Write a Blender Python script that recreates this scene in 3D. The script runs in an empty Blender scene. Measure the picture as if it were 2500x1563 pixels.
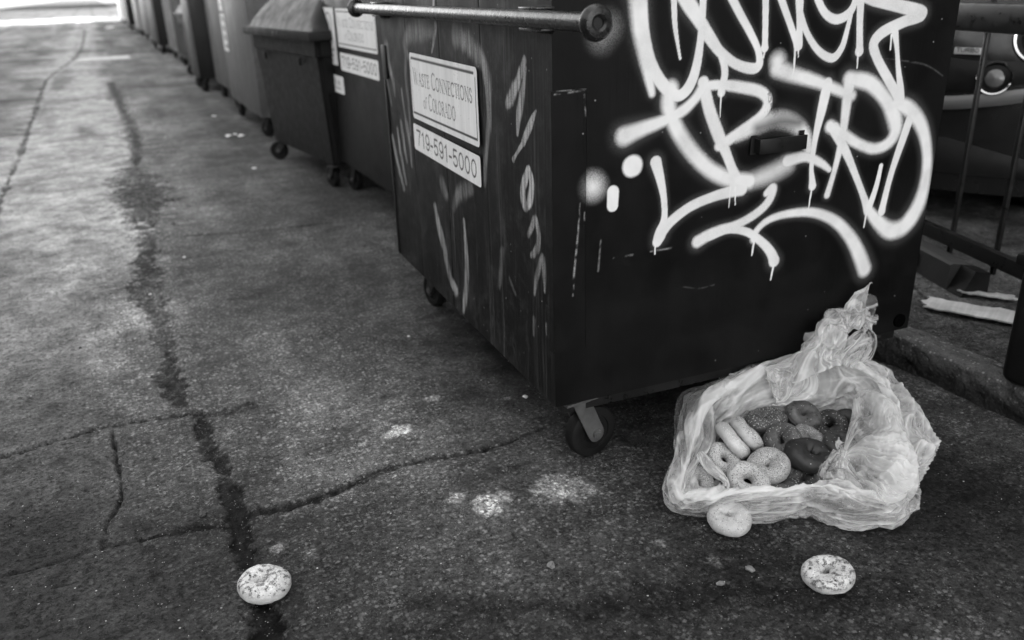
import bpy,bmesh,math
import numpy as np
from mathutils import Vector,Matrix
EXPO=3.25
# measured layout, metres (stroke lists: softness, opacity, points x, z, radius)
GRAF=[(.5,.9,[(.2099,1.2011,.0225),(.2131,1.1767,.0227),(.2199,1.1229,.0213),(.232,1.0676,.0179),(.2469,1.0149,.0144),(.2581,.9701,.0098)]),(.2,1,[(.2198,1.2008,.0181),(.2248,1.1269,.0185),(.2454,1.054,.0162),(.2736,1.0044,.0156),(.3072,.971,.0169),(.3348,.96,.014),(.361,.9807,.0141),(.3774,1.0244,.0125),(.3854,1.0942,.0098),(.3856,1.171,.0096),(.385,1.1961,.0095)]),(.15,1,[(.3042,1.1984,.0084),(.3076,1.1736,.008),(.3128,1.1231,.0067),(.3232,1.0756,.0044),(.3313,1.0448,.0034)]),(.25,1,[(.3164,1.2022,.0186),(.3445,1.1682,.0199),(.3731,1.1334,.0174),(.4025,1.0977,.0148),(.4323,1.0656,.011),(.4515,1.0334,.0102),(.4597,1.0013,.0103),(.4534,.9743,.0109),(.4529,.9583,.0114)]),(.2,1,[(.4028,1.0933,.0148),(.4386,1.0564,.0131),(.4861,1.0246,.0123),(.5362,1.0092,.0136),(.5586,1.018,.0116),(.5525,1.0502,.0094),(.5255,1.0919,.0102),(.4903,1.1373,.011),(.4558,1.1856,.0117)]),(.12,1,[(.5599,1.1911,.0095),(.5626,1.1651,.0096),(.5679,1.1033,.0087),(.5712,1.0605,.0094),(.5711,1.056,.0115)]),(.12,1,[(.5953,1.1901,.0101),(.6099,1.1635,.0102),(.6355,1.1183,.0094),(.6619,1.0719,.0096),(.6713,1.0539,.0118)]),(.12,1,[(.6605,1.1882,.0124),(.6638,1.1617,.0125),(.6706,1.1078,.0095),(.6748,1.0551,.0118)]),(.15,1,[(.6672,1.1349,.0094),(.6964,1.0839,.0086),(.739,1.0392,.0099),(.7854,1.0196,.0112),(.8121,1.0432,.0095),(.8231,1.0827,.0078),(.8316,1.1287,.0066)]),(.15,1,[(.7068,1.1869,.0105),(.7213,1.1598,.0106),(.7483,1.1273,.0108),(.7843,1.1121,.012),(.8201,1.1222,.0121),(.8381,1.1468,.0099),(.8417,1.183,.0087)]),(.12,1,[(.853,1.1827,.012),(.8575,1.1553,.0121),(.8629,1.0996,.0106),(.8705,1.0449,.0114),(.8714,1.032,.0143)]),(.15,1,[(.8699,1.164,.0143),(.9035,1.1537,.0156),(.9777,1.1382,.016),(1.0724,1.1157,.0177),(1.0121,1.097,.0152),(.9434,1.0747,.0155),(.9168,1.0473,.0155),(.9351,1.01,.014),(.9774,.9606,.0144),(1.0223,.9095,.0147)]),(.1,1,[(.9811,1.085,.0139),(.9984,1.0358,.0077),(1.0129,.9808,.0084),(1.0295,.9294,.0116),(1.0379,.893,.0136)]),(.7,.95,[(.6141,1.0216,.0235),(.6169,1.0075,.0225)]),(.55,.95,[(.6159,1.0052,.0225),(.6599,.9884,.0196),(.73,.9686,.0168),(.7962,.9457,.0149),(.8645,.9211,.0153)]),(.25,1,[(.3993,.9849,.0162),(.4205,.9214,.0171),(.4542,.8524,.0176),(.4778,.8114,.0142),(.5012,.7646,.0144),(.5141,.7331,.0236)]),(.3,1,[(.4166,.9769,.0123),(.4504,.9764,.0124),(.5024,.9686,.0147),(.5682,.9523,.015),(.5946,.9267,.0147),(.58,.8943,.0142),(.5292,.8649,.0141),(.4786,.8381,.0151),(.456,.8291,.014)]),(.45,1,[(.1857,.877,.0237),(.2302,.8894,.0189),(.2888,.9036,.0151),(.3424,.9221,.0142),(.3768,.9469,.0127),(.399,.9735,.0153)]),(.5,.95,[(.3096,.9776,.0208),(.3044,.9397,.021),(.3248,.8922,.0204),(.364,.837,.021),(.4249,.7777,.0206),(.4924,.7416,.0212),(.5601,.728,.0216)]),(.8,.7,[(.5601,.728,.0216),(.6266,.741,.0243),(.6748,.7589,.0245)]),(.6,.85,[(.5072,.8475,.0152),(.5706,.8685,.0198),(.6238,.88,.0222),(.6809,.8654,.0215),(.7226,.8328,.0185),(.7409,.7905,.0165)]),(.35,1,[(.6738,.7677,.0186),(.7302,.7742,.0141),(.7848,.7526,.0114),(.8176,.7308,.0079)]),(.2,1,[(.7788,.9557,.017),(.7698,.8936,.015),(.7588,.8244,.0099),(.7562,.7478,.0072),(.7631,.7104,.0097),(.7669,.6915,.0128)]),(.3,1,[(.8516,.9615,.022),(.8502,.8872,.0159),(.8482,.806,.0126),(.8352,.7236,.0092),(.8209,.6611,.0106)]),(.45,1,[(.848,.9642,.0208),(.9191,.9496,.0213),(.9807,.905,.0207),(1.0233,.8527,.0262),(1.0341,.8098,.0215),(1.0102,.7802,.0171),(.9629,.773,.0156),(.9051,.7928,.0147),(.8467,.8241,.0168),(.8041,.8467,.0177)]),(.2,1,[(.8182,.8394,.0178),(.8679,.7729,.0134),(.9125,.7045,.0107),(.9522,.6399,.011),(.9754,.5981,.0158)]),(.15,1,[(.9997,.7222,.007),(.9926,.6628,.0091),(.9766,.6035,.0118)]),(.2,1,[(1.0813,.8426,.0152),(1.0615,.7699,.0135),(1.0408,.6905,.0111),(1.0298,.6138,.0119),(1.0271,.5887,.014)]),(.45,1,[(1.0033,.8751,.0203),(1.0253,.8862,.0198),(1.078,.8665,.0227),(1.1308,.8172,.0213),(1.1665,.7434,.0186),(1.1773,.6642,.0204),(1.1636,.5858,.0262),(1.1217,.5332,.0277),(1.067,.5289,.026),(1.0091,.5683,.0187),(.9791,.5976,.0145)]),(.15,1,[(.2749,.8069,.016),(.2895,.7632,.0121),(.3018,.713,.0091),(.3053,.6628,.0097),(.2967,.6261,.0175),(.2879,.6043,.0142)]),(.25,1,[(.2931,.6164,.0142),(.323,.6504,.0142),(.3789,.6826,.0137),(.4481,.7004,.0139),(.5072,.7086,.0169),(.534,.7131,.0216)]),(.3,1,[(.4096,.5871,.0176),(.4611,.605,.0155),(.5333,.6173,.0128),(.5933,.6411,.0129),(.6269,.6685,.013),(.6359,.7013,.014),(.6165,.6896,.0099)]),(.2,1,[(.4436,.597,.0149),(.5035,.6066,.0116),(.5668,.5905,.0112),(.6213,.5516,.0127),(.6505,.5199,.0148),(.6629,.4958,.018)]),(.4,1,[(.589,.5697,.0132),(.5934,.589,.0101),(.6276,.6144,.0102),(.6906,.6244,.0115),(.7768,.6178,.0137),(.8555,.5856,.016),(.9192,.5319,.0191),(.9641,.4736,.023),(.9946,.4206,.0248)]),(1.0,1,[(.1028,.7677,.0278),(.1043,.7661,.0279)]),(.2,1,[(.2089,.8039,.0268),(.2115,.8046,.0269)]),(.12,1,[(.1583,.7471,.0162),(.1574,.7136,.0154)]),(1.2,.25,[(.123,1.1025,.0272),(.1424,1.1222,.0272)]),(.3,1,[(.4529,.9583,.0026),(.4534,.9,.0016)]),(.3,1,[(.5002,.7195,.0028),(.4999,.666,.0017)]),(.3,1,[(.5154,.7178,.0028),(.5194,.6713,.0017)]),(.3,1,[(.6639,1.0557,.0032),(.6662,1.0021,.0027),(.6633,.9859,.0022)]),(.3,1,[(.6738,1.0529,.0027),(.6768,1.0286,.0016)]),(.3,1,[(.5719,1.0537,.0031),(.5705,1.0333,.0021)]),(.3,1,[(.8681,1.0283,.0034),(.8705,.9896,.0017)]),(.3,1,[(.9747,1.0661,.0035),(.9768,1.0297,.0024)]),(.3,1,[(.766,.6889,.003),(.7615,.6224,.0019)]),(.3,1,[(.9706,.5931,.0033),(.9692,.5508,.0027)]),(.3,1,[(1.0254,.5861,.0033),(1.0227,.5522,.002)]),(.3,1,[(.2819,.5975,.0027),(.283,.5716,.0017)]),(.3,1,[(.6628,.4847,.0037),(.6574,.4432,.0025)]),(.3,1,[(.5898,.5615,.0036),(.5871,.5238,.0024)]),(.6,.35,[(.0651,.7322,.002),(.0599,.6562,.0025),(.0493,.5589,.0026),(.0465,.5024,.0021)]),(.6,.3,[(.078,.7282,.002),(.0766,.6781,.002)]),(.6,.3,[(.1264,.6322,.0021),(.1203,.5528,.0027)]),(.6,.4,[(.1626,.5793,.0021),(.2181,.5797,.0027)]),(.6,.35,[(.2689,.5814,.0022),(.3293,.5814,.0028)]),(.8,.12,[(.962,1.0085,.0018),(1.103,.9853,.0025),(1.1815,.9498,.0019)]),(.8,.12,[(.3676,.471,.0017),(.4229,.4564,.0018),(.472,.4582,.0018)]),(.6,.3,[(.0016,.987,.0018),(.0746,.9911,.0023)]),(.6,.3,[(.0746,.992,.0023),(.0798,.9353,.0023)])]
LEFT=[(.9,.35,[(1.1723,1.0064,.0196),(1.1764,1.046,.0234),(1.0936,1.0786,.0334),(.9671,1.0868,.0309),(.8388,1.0913,.0191)]),(.8,.45,[(.6566,1.0862,.0298),(.5645,1.077,.0308),(.4802,1.0526,.028),(.4195,1.0189,.0283),(.3979,.9708,.0245),(.3957,.9078,.0187),(.414,.8407,.0167),(.4436,.7692,.0146),(.4666,.696,.0138)]),(.7,.3,[(1.1742,1.0102,.0137),(1.1995,.9192,.0122),(1.1879,.8371,.0123),(1.1982,.7293,.0105)]),(.4,.75,[(.8248,1.1868,.0085),(.8342,1.1593,.0078)]),(.6,.6,[(.824,1.1041,.0157),(.8506,1.0643,.0097),(.8772,1.027,.0033)]),(.5,.65,[(.1514,1.0488,.011),(.1896,1.0039,.0157),(.2393,.9557,.0198),(.2606,.9385,.0168)]),(.6,.6,[(.1473,1.0325,.007),(.1604,.9951,.0103),(.1778,.9534,.0147),(.1971,.9132,.014),(.2078,.87,.0055)]),(.4,.65,[(.0951,.9399,.005),(.1367,.8946,.0114),(.1726,.8541,.0097)]),(.4,.6,[(.1726,.8541,.0065),(.2175,.8198,.0051),(.2389,.8007,.008)]),(.8,.5,[(1.4369,1.0083,.0294),(1.4239,.9572,.0227),(1.3815,.8995,.0179),(1.3733,.8434,.0056)]),(.7,.5,[(1.4941,.9347,.0118),(1.4565,.8574,.0141),(1.4376,.8053,.007)]),(.7,.5,[(1.2688,.8753,.0074),(1.25,.783,.0128),(1.224,.7038,.0171),(1.2168,.612,.0087)]),(.7,.55,[(1.3246,.7516,.0134),(1.3087,.6912,.0157),(1.2842,.6137,.009)]),(.7,.5,[(1.3848,.721,.0081),(1.3669,.6366,.0163),(1.3213,.5283,.0117)]),(.7,.5,[(1.4643,.6821,.0109),(1.4248,.5894,.017),(1.3632,.5011,.0144)]),(.35,.8,[(.1488,.7876,.0126),(.1835,.7404,.0168),(.182,.7013,.0189),(.1632,.6897,.0131)]),(.35,.8,[(.145,.7883,.0143),(.1279,.7592,.0161),(.1401,.7157,.0164),(.1672,.6877,.0113)]),(.5,.45,[(.1135,.6708,.0127),(.154,.6227,.0114)]),(.5,.55,[(.1072,.6739,.0126),(.0891,.6393,.0126),(.1006,.5994,.0129),(.1372,.5731,.0095)]),(.8,.4,[(.068,.5873,.0108),(.1011,.5292,.0113),(.1188,.4739,.0058)]),(.8,.45,[(.0645,.583,.0108),(.0564,.5376,.01),(.0552,.5002,.0046)]),(.8,.25,[(.1262,.3975,.01),(.1322,.3546,.0061)]),(.8,.25,[(.0495,.4142,.0057),(.0491,.3863,.0038)]),(.6,.55,[(.9519,.5188,.0144),(.9268,.4532,.0209),(.8811,.3785,.0223),(.8491,.315,.0159)]),(.7,.5,[(.9223,.4758,.0143),(.8727,.388,.0158),(.8349,.2974,.019),(.7718,.27,.0216)]),(.6,.55,[(.6657,.5373,.0095),(.6604,.4595,.0138),(.6589,.379,.0169),(.6747,.2981,.0203),(.7104,.2184,.0091)]),(.9,.3,[(.5822,.6571,.0225),(.6787,.6248,.024),(.7333,.5874,.0195),(.7613,.5514,.0114)]),(.9,.3,[(.8621,.6141,.0239),(.8291,.587,.0206)]),(.9,.18,[(.3429,.5272,.0155),(.3557,.4695,.0182),(.3764,.4141,.0117)]),(.9,.15,[(.2959,.4637,.0066),(.2547,.4292,.0065)]),(.6,.3,[(.0253,.8178,.0065),(.0211,.7706,.0066),(.0131,.7333,.005)])]
CRACK=[(1,1,[(2.517,-.518,.0113),(2.528,-.412,.008),(2.55,-.312,.0092),(2.566,-.22,.0055),(2.557,-.137,.0045),(2.538,-.016,.0057),(2.519,.076,.007)]),(0,.6,[(2.514,.069,.0291),(2.486,.155,.0283),(2.498,.235,.0184)]),(.1,.9,[(14.448,.06,.0547),(11.212,.101,.0453),(9.602,.134,.045),(8.132,.137,.0447),(7.065,.09,.0288)]),(0,.8,[(6.905,.047,.0632),(6.085,.054,.1622),(5.419,.072,.1118),(4.88,.075,.0707)]),(.1,.85,[(4.793,.059,.0348),(4.308,.012,.0447),(3.893,-.002,.0671),(3.53,.011,.0368),(3.225,.014,.0311),(2.811,.012,.0311),(2.613,.022,.022)]),(.25,.9,[(2.488,.077,.0184),(2.329,.074,.024),(2.163,.088,.018),(1.977,.091,.021),(1.852,.094,.025),(1.746,.083,.021),(1.683,.088,.015),(1.573,.098,.015),(1.411,.084,.0354)]),(.8,.9,[(2.546,-.182,.0025),(2.353,-.172,.0035),(2.202,-.165,.0025),(2.095,-.173,.0),(2.008,-.203,.0025),(1.918,-.213,.002)]),(.3,.6,[(1.912,-.453,.004),(1.907,-.359,.0071),(1.913,-.27,.004),(1.91,-.179,.0057),(1.898,-.103,.005),(1.891,-.016,.0113),(1.869,.051,.012),(1.834,.091,.013)]),(.3,.8,[(1.892,.095,.0212),(1.88,.176,.017),(1.876,.283,.0141),(1.902,.402,.0141),(1.93,.505,.0141),(1.927,.602,.009),(1.903,.719,.008),(1.9,.823,.005),(1.907,.886,.0035)]),(.2,.6,[(4.742,.067,.0255),(4.72,.26,.0134),(4.628,.492,.0123),(4.587,.806,.0141),(4.576,1.166,.0158)]),(.2,.7,[(13.754,.046,.0424),(13.253,.804,.0351),(13.546,1.543,.0318)]),(.3,.8,[(5.283,-.756,.0157),(6.919,-.77,.0216),(9.032,-.782,.0212),(14.863,-.859,.0312),(16.872,-.809,.0277),(23.803,-.433,.0336),(39.289,-.401,.0412)]),(.2,.6,[(17.196,-.853,.0277),(17.097,-.313,.023),(16.295,.351,.023)]),(.2,.6,[(13.037,-1.355,.016),(12.579,-.84,.016)]),(.2,.9,[(9.97,-1.064,.02),(9.673,-.782,.0134)]),(.2,.5,[(27.835,-2.576,.0244),(26.601,-1.483,.0244),(25.431,-.446,.0223)]),(.2,.5,[(5.241,-3.505,.04),(48.061,-.436,.0381)]),(.5,.8,[(57.298,-4.8,.0726),(66.833,-4.819,.0939),(146.632,-6.437,.2506)]),(.2,.5,[(28.211,-2.087,.0354),(22.779,-1.133,.0269),(21.554,-.416,.0255)]),(0,.35,[(1.788,.66,.01),(1.765,.748,.0212),(1.779,.857,.01)]),(0,.5,[(1.384,.407,.0283),(1.236,.636,.03),(1.117,.982,.0424),(.954,1.297,.0424)])]
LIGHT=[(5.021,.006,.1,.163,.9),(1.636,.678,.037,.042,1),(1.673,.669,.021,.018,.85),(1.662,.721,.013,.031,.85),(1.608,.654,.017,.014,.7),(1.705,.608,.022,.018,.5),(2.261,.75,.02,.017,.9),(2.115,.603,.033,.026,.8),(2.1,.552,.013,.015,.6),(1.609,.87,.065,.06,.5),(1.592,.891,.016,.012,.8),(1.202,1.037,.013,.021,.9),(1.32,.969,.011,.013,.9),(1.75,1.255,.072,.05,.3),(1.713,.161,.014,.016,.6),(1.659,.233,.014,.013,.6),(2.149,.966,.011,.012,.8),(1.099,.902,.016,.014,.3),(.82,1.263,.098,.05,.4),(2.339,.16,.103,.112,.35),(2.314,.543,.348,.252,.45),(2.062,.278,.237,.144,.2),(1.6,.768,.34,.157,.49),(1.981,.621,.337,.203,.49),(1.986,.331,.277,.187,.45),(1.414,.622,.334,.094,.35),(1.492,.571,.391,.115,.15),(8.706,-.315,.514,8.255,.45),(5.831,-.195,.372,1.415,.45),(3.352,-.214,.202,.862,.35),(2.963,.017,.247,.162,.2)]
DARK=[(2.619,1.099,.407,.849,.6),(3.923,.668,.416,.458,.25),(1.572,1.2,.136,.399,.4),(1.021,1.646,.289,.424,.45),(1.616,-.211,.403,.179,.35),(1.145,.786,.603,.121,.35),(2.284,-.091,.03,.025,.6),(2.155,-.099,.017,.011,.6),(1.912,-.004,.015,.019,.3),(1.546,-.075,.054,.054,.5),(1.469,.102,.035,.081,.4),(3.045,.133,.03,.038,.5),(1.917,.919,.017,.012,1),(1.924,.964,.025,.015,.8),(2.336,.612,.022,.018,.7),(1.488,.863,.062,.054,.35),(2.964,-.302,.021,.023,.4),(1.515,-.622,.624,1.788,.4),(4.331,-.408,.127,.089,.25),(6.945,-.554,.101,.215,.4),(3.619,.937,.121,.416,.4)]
BAGC=[[(.384,1.759,.045),(.394,1.698,.075),(.408,1.727,.07)],[(.417,1.869,.06),(.429,1.795,.095),(.446,1.802,.08)],[(.427,1.939,.08),(.472,1.903,.12),(.508,1.89,.08)],[(.485,2.095,.12),(.517,2.004,.14),(.539,1.979,.09)],[(.557,2.099,.14),(.578,2.053,.16),(.556,2.011,.09)],[(.628,2.112,.15),(.623,2.083,.17),(.61,2.027,.09)],[(.717,2.174,.16),(.713,2.15,.18),(.69,2.063,.1)],[(.815,2.203,.165),(.807,2.183,.18),(.776,2.066,.11)],[(.888,2.198,.165),(.88,2.178,.18),(.848,2.069,.12)],[(.952,2.193,.165),(.942,2.173,.18),(.9,2.071,.13)],[(1.02,2.175,.16),(.982,2.124,.18),(.944,2.085,.13)],[(1.068,2.136,.15),(1.007,2.046,.18),(.95,2.054,.12)],[(1.063,2.059,.14),(1.0,1.974,.17),(.934,1.994,.11)],[(1.083,1.965,.11),(.997,1.888,.15),(.914,1.928,.1)],[(1.076,1.873,.08),(.98,1.785,.13),(.879,1.842,.1)],[(1.042,1.808,.07),(.946,1.709,.12),(.853,1.794,.09)],[(.995,1.74,.06),(.929,1.674,.1),(.843,1.756,.08)],[(.955,1.676,.045),(.894,1.635,.085),(.836,1.725,.075)],[(.894,1.625,.025),(.84,1.638,.08),(.831,1.722,.07)],[(.798,1.614,.02),(.792,1.669,.08),(.79,1.713,.07)],[(.736,1.661,.015),(.737,1.686,.085),(.732,1.713,.07)],[(.685,1.69,.015),(.675,1.684,.085),(.684,1.704,.07)],[(.572,1.659,.02),(.592,1.674,.08),(.599,1.695,.065)],[(.507,1.693,.02),(.513,1.682,.075),(.519,1.702,.06)],[(.439,1.701,.015),(.452,1.682,.07),(.457,1.702,.055)],[(.396,1.718,.025),(.403,1.684,.07),(.412,1.705,.055)]]
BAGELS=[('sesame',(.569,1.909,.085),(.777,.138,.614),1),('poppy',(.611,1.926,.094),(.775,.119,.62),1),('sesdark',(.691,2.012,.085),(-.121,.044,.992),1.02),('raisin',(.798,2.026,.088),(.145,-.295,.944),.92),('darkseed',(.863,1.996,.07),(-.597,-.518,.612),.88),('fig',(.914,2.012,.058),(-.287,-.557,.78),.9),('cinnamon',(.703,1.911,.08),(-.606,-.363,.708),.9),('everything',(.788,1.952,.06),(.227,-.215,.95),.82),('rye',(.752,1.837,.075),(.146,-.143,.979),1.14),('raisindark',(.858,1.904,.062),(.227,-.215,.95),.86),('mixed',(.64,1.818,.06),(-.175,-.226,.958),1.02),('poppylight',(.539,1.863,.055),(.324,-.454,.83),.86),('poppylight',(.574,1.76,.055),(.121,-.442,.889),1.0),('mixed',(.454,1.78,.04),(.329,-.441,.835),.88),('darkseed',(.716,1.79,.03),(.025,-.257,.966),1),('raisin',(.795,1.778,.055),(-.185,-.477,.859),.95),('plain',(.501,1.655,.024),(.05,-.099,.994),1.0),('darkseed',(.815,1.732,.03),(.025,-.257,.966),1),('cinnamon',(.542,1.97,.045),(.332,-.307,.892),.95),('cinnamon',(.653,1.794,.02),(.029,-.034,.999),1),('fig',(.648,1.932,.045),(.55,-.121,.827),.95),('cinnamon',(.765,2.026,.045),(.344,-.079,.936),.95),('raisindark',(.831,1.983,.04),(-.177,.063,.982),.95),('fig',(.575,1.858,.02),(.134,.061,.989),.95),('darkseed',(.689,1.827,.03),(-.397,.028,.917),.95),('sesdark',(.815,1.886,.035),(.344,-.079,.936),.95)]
TAIL=[((.856,2.115,.194),.075),((.853,2.113,.221),.055),((.862,2.128,.251),.052),((.888,2.149,.278),.045),((.933,2.184,.288),.036),((.972,2.21,.294),.032),((1.009,2.23,.301),.036),((1.035,2.246,.305),.044)]
LOBE=[((.931,2.134,.193),.03),((.95,2.142,.221),.03),((.987,2.167,.24),.028),((1.009,2.182,.241),.03),((1.019,2.186,.22),.028),((.998,2.172,.2),.03),((.966,2.148,.188),.035)]
FANC=(.809,1.777,.1)
FAN=[(.849,1.853,.1),(.882,1.922,.115),(.908,1.958,.13),(.927,2.017,.145),(.973,2.026,.16),(.989,1.935,.165),(.977,1.844,.155),(.964,1.753,.14),(.952,1.693,.12),(.925,1.653,.095),(.875,1.629,.085),(.831,1.628,.085),(.808,1.668,.08),(.786,1.706,.08),(.752,1.723,.075),(.742,1.754,.07),(.757,1.784,.075)]
FLAP=[((.465,1.834,.095),.02),((.477,1.796,.09),.022),((.49,1.76,.085),.018),((.501,1.729,.085),.012),((.502,1.706,.085),.01),((.489,1.686,.08),.02)]
FLAPB=[((.713,2.133,.185),.004),((.75,2.126,.182),.03),((.776,2.099,.175),.05),((.752,2.061,.15),.04),((.733,2.054,.125),.02),((.721,2.058,.115),.006)]
CAMR=[[0.999513, -0.011688, -0.028918], [0.031191, 0.374527, 0.926691], [0.0, 0.927142, -0.37471]]
SCRAPS=[(-1.624,3.985,0.008),(-2.535,7.709,0.03),(-2.412,7.686,0.03),(-2.502,7.795,0.02),(-3.103,9.06,0.02),(0.034,2.359,0.008),(-1.881,6.18,0.015),(-1.941,7.114,0.02),(-1.584,3.45,0.006),(-0.39,2.882,0.006)]
C=bpy.context.scene
COL=C.collection
rnd=np.random.default_rng(7)
PI=math.pi
# ------------------------------------------------------------------ nodes
class NT:
    def __init__(s,name):
        s.m=bpy.data.materials.new(name);s.m.use_nodes=True;s.t=s.m.node_tree;s.t.nodes.clear()
        s.out=s.n('ShaderNodeOutputMaterial')
        s.co=s.n('ShaderNodeTexCoord').outputs['Object']
    def n(s,typ,**k):
        x=s.t.nodes.new(typ)
        for a,b in k.items(): setattr(x,a,b)
        return x
    def put(s,sock,v):
        if isinstance(v,bpy.types.NodeSocket): s.t.links.new(v,sock)
        elif v is not None:
            if sock.type=='RGBA' and not hasattr(v,'__len__'): v=(v,v,v,1)
            sock.default_value=v
    def math(s,op,a,b=None,c=None,clamp=False):
        x=s.n('ShaderNodeMath',operation=op,use_clamp=clamp)
        for i,v in enumerate((a,b,c)):
            if v is not None: s.put(x.inputs[i],v)
        return x.outputs[0]
    def mul(s,a,b): return s.math('MULTIPLY',a,b)
    def add(s,a,b): return s.math('ADD',a,b)
    def sub(s,a,b): return s.math('SUBTRACT',a,b)
    def map(s,v,a,b,c=0,d=1):
        x=s.n('ShaderNodeMapRange');s.put(x.inputs[0],v)
        for i,q in enumerate((a,b,c,d)): s.put(x.inputs[i+1],q)
        return x.outputs[0]
    def mix(s,f,a,b):
        x=s.n('ShaderNodeMix',data_type='FLOAT');s.put(x.inputs[0],f);s.put(x.inputs[2],a);s.put(x.inputs[3],b);return x.outputs[0]
    def scale(s,sx,sy,sz,co=None):
        x=s.n('ShaderNodeMapping');s.put(x.inputs[0],co or s.co);x.inputs['Scale'].default_value=(sx,sy,sz);return x.outputs[0]
    def noise(s,sc,det=3,rough=.55,co=None,dist=0):
        x=s.n('ShaderNodeTexNoise');s.put(x.inputs['Vector'],co or s.co);x.inputs['Scale'].default_value=sc;x.inputs['Detail'].default_value=det;x.inputs['Roughness'].default_value=rough;x.inputs['Distortion'].default_value=dist;return x.outputs[0]
    def vor(s,sc,co=None,feat='F1'):
        x=s.n('ShaderNodeTexVoronoi',feature=feat);s.put(x.inputs['Vector'],co or s.co);x.inputs['Scale'].default_value=sc
        r=s.n('ShaderNodeSeparateColor') if feat=='F1' else None
        if r: s.put(r.inputs[0],x.outputs['Color'])
        return x.outputs['Distance'],(r.outputs[0] if r else None),(r.outputs[1] if r else None)
    def attr(s,name): return s.n('ShaderNodeAttribute',attribute_name=name).outputs['Fac']
    def bump(s,h,st=.5,dist=.002):
        x=s.n('ShaderNodeBump');x.inputs['Strength'].default_value=st;x.inputs['Distance'].default_value=dist;s.put(x.inputs['Height'],h);return x.outputs[0]
    def bsdf(s,base,rough=.6,metal=0,normal=None,spec=.5,coat=0):
        x=s.n('ShaderNodeBsdfPrincipled')
        s.put(x.inputs['Base Color'],base);s.put(x.inputs['Roughness'],rough);s.put(x.inputs['Metallic'],metal);s.put(x.inputs['Specular IOR Level'],spec);x.inputs['Coat Weight'].default_value=coat
        if normal is not None: s.put(x.inputs['Normal'],normal)
        return x.outputs[0]
    def done(s,sh): s.t.links.new(sh,s.out.inputs['Surface']);return s.m
def simple(name,base,rough=.55,metal=0,var=.35,sc=25,bumpd=0,spec=.5):
    t=NT(name);n=t.noise(sc,5,.65);n2=t.noise(sc*.17,3)
    b=t.mul(base,t.map(t.add(n,n2),.6,1.4,1-var,1+var))
    nm=t.bump(n,.6,bumpd) if bumpd else None
    return t.done(t.bsdf(b,t.map(n,.3,.7,max(.05,rough-.12),rough+.12),metal,nm,spec))
# ------------------------------------------------------------------ meshes
def mesh_np(name,V,F,mat,parent=None,smooth=True,attrs=None,loc=None):
    V=np.asarray(V,np.float32);F=np.asarray(F,np.int32)
    me=bpy.data.meshes.new(name);me.vertices.add(len(V));me.vertices.foreach_set('co',V.ravel())
    k=F.shape[1];me.loops.add(F.size);me.loops.foreach_set('vertex_index',F.ravel());me.polygons.add(len(F))
    me.polygons.foreach_set('loop_start',np.arange(len(F),dtype=np.int32)*k)
    me.polygons.foreach_set('loop_total',np.full(len(F),k,np.int32))
    me.polygons.foreach_set('use_smooth',np.full(len(F),smooth))
    for a,v in (attrs or {}).items():
        at=me.attributes.new(a,'FLOAT','POINT');at.data.foreach_set('value',np.asarray(v,np.float32).ravel())
    me.update(calc_edges=True);me.validate()
    if mat: me.materials.append(mat)
    o=bpy.data.objects.new(name,me);COL.objects.link(o)
    if parent: o.parent=parent
    if loc is not None: o.location=loc
    return o
def gridF(nu,nv,wrapu=False,off=0):
    i=np.arange(nu if wrapu else nu-1);j=np.arange(nv-1);I,J=np.meshgrid(i,j,indexing='ij');I2=(I+1)%nu
    return (np.stack([I*nv+J,I2*nv+J,I2*nv+J+1,I*nv+J+1],-1).reshape(-1,4)+off)
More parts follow.
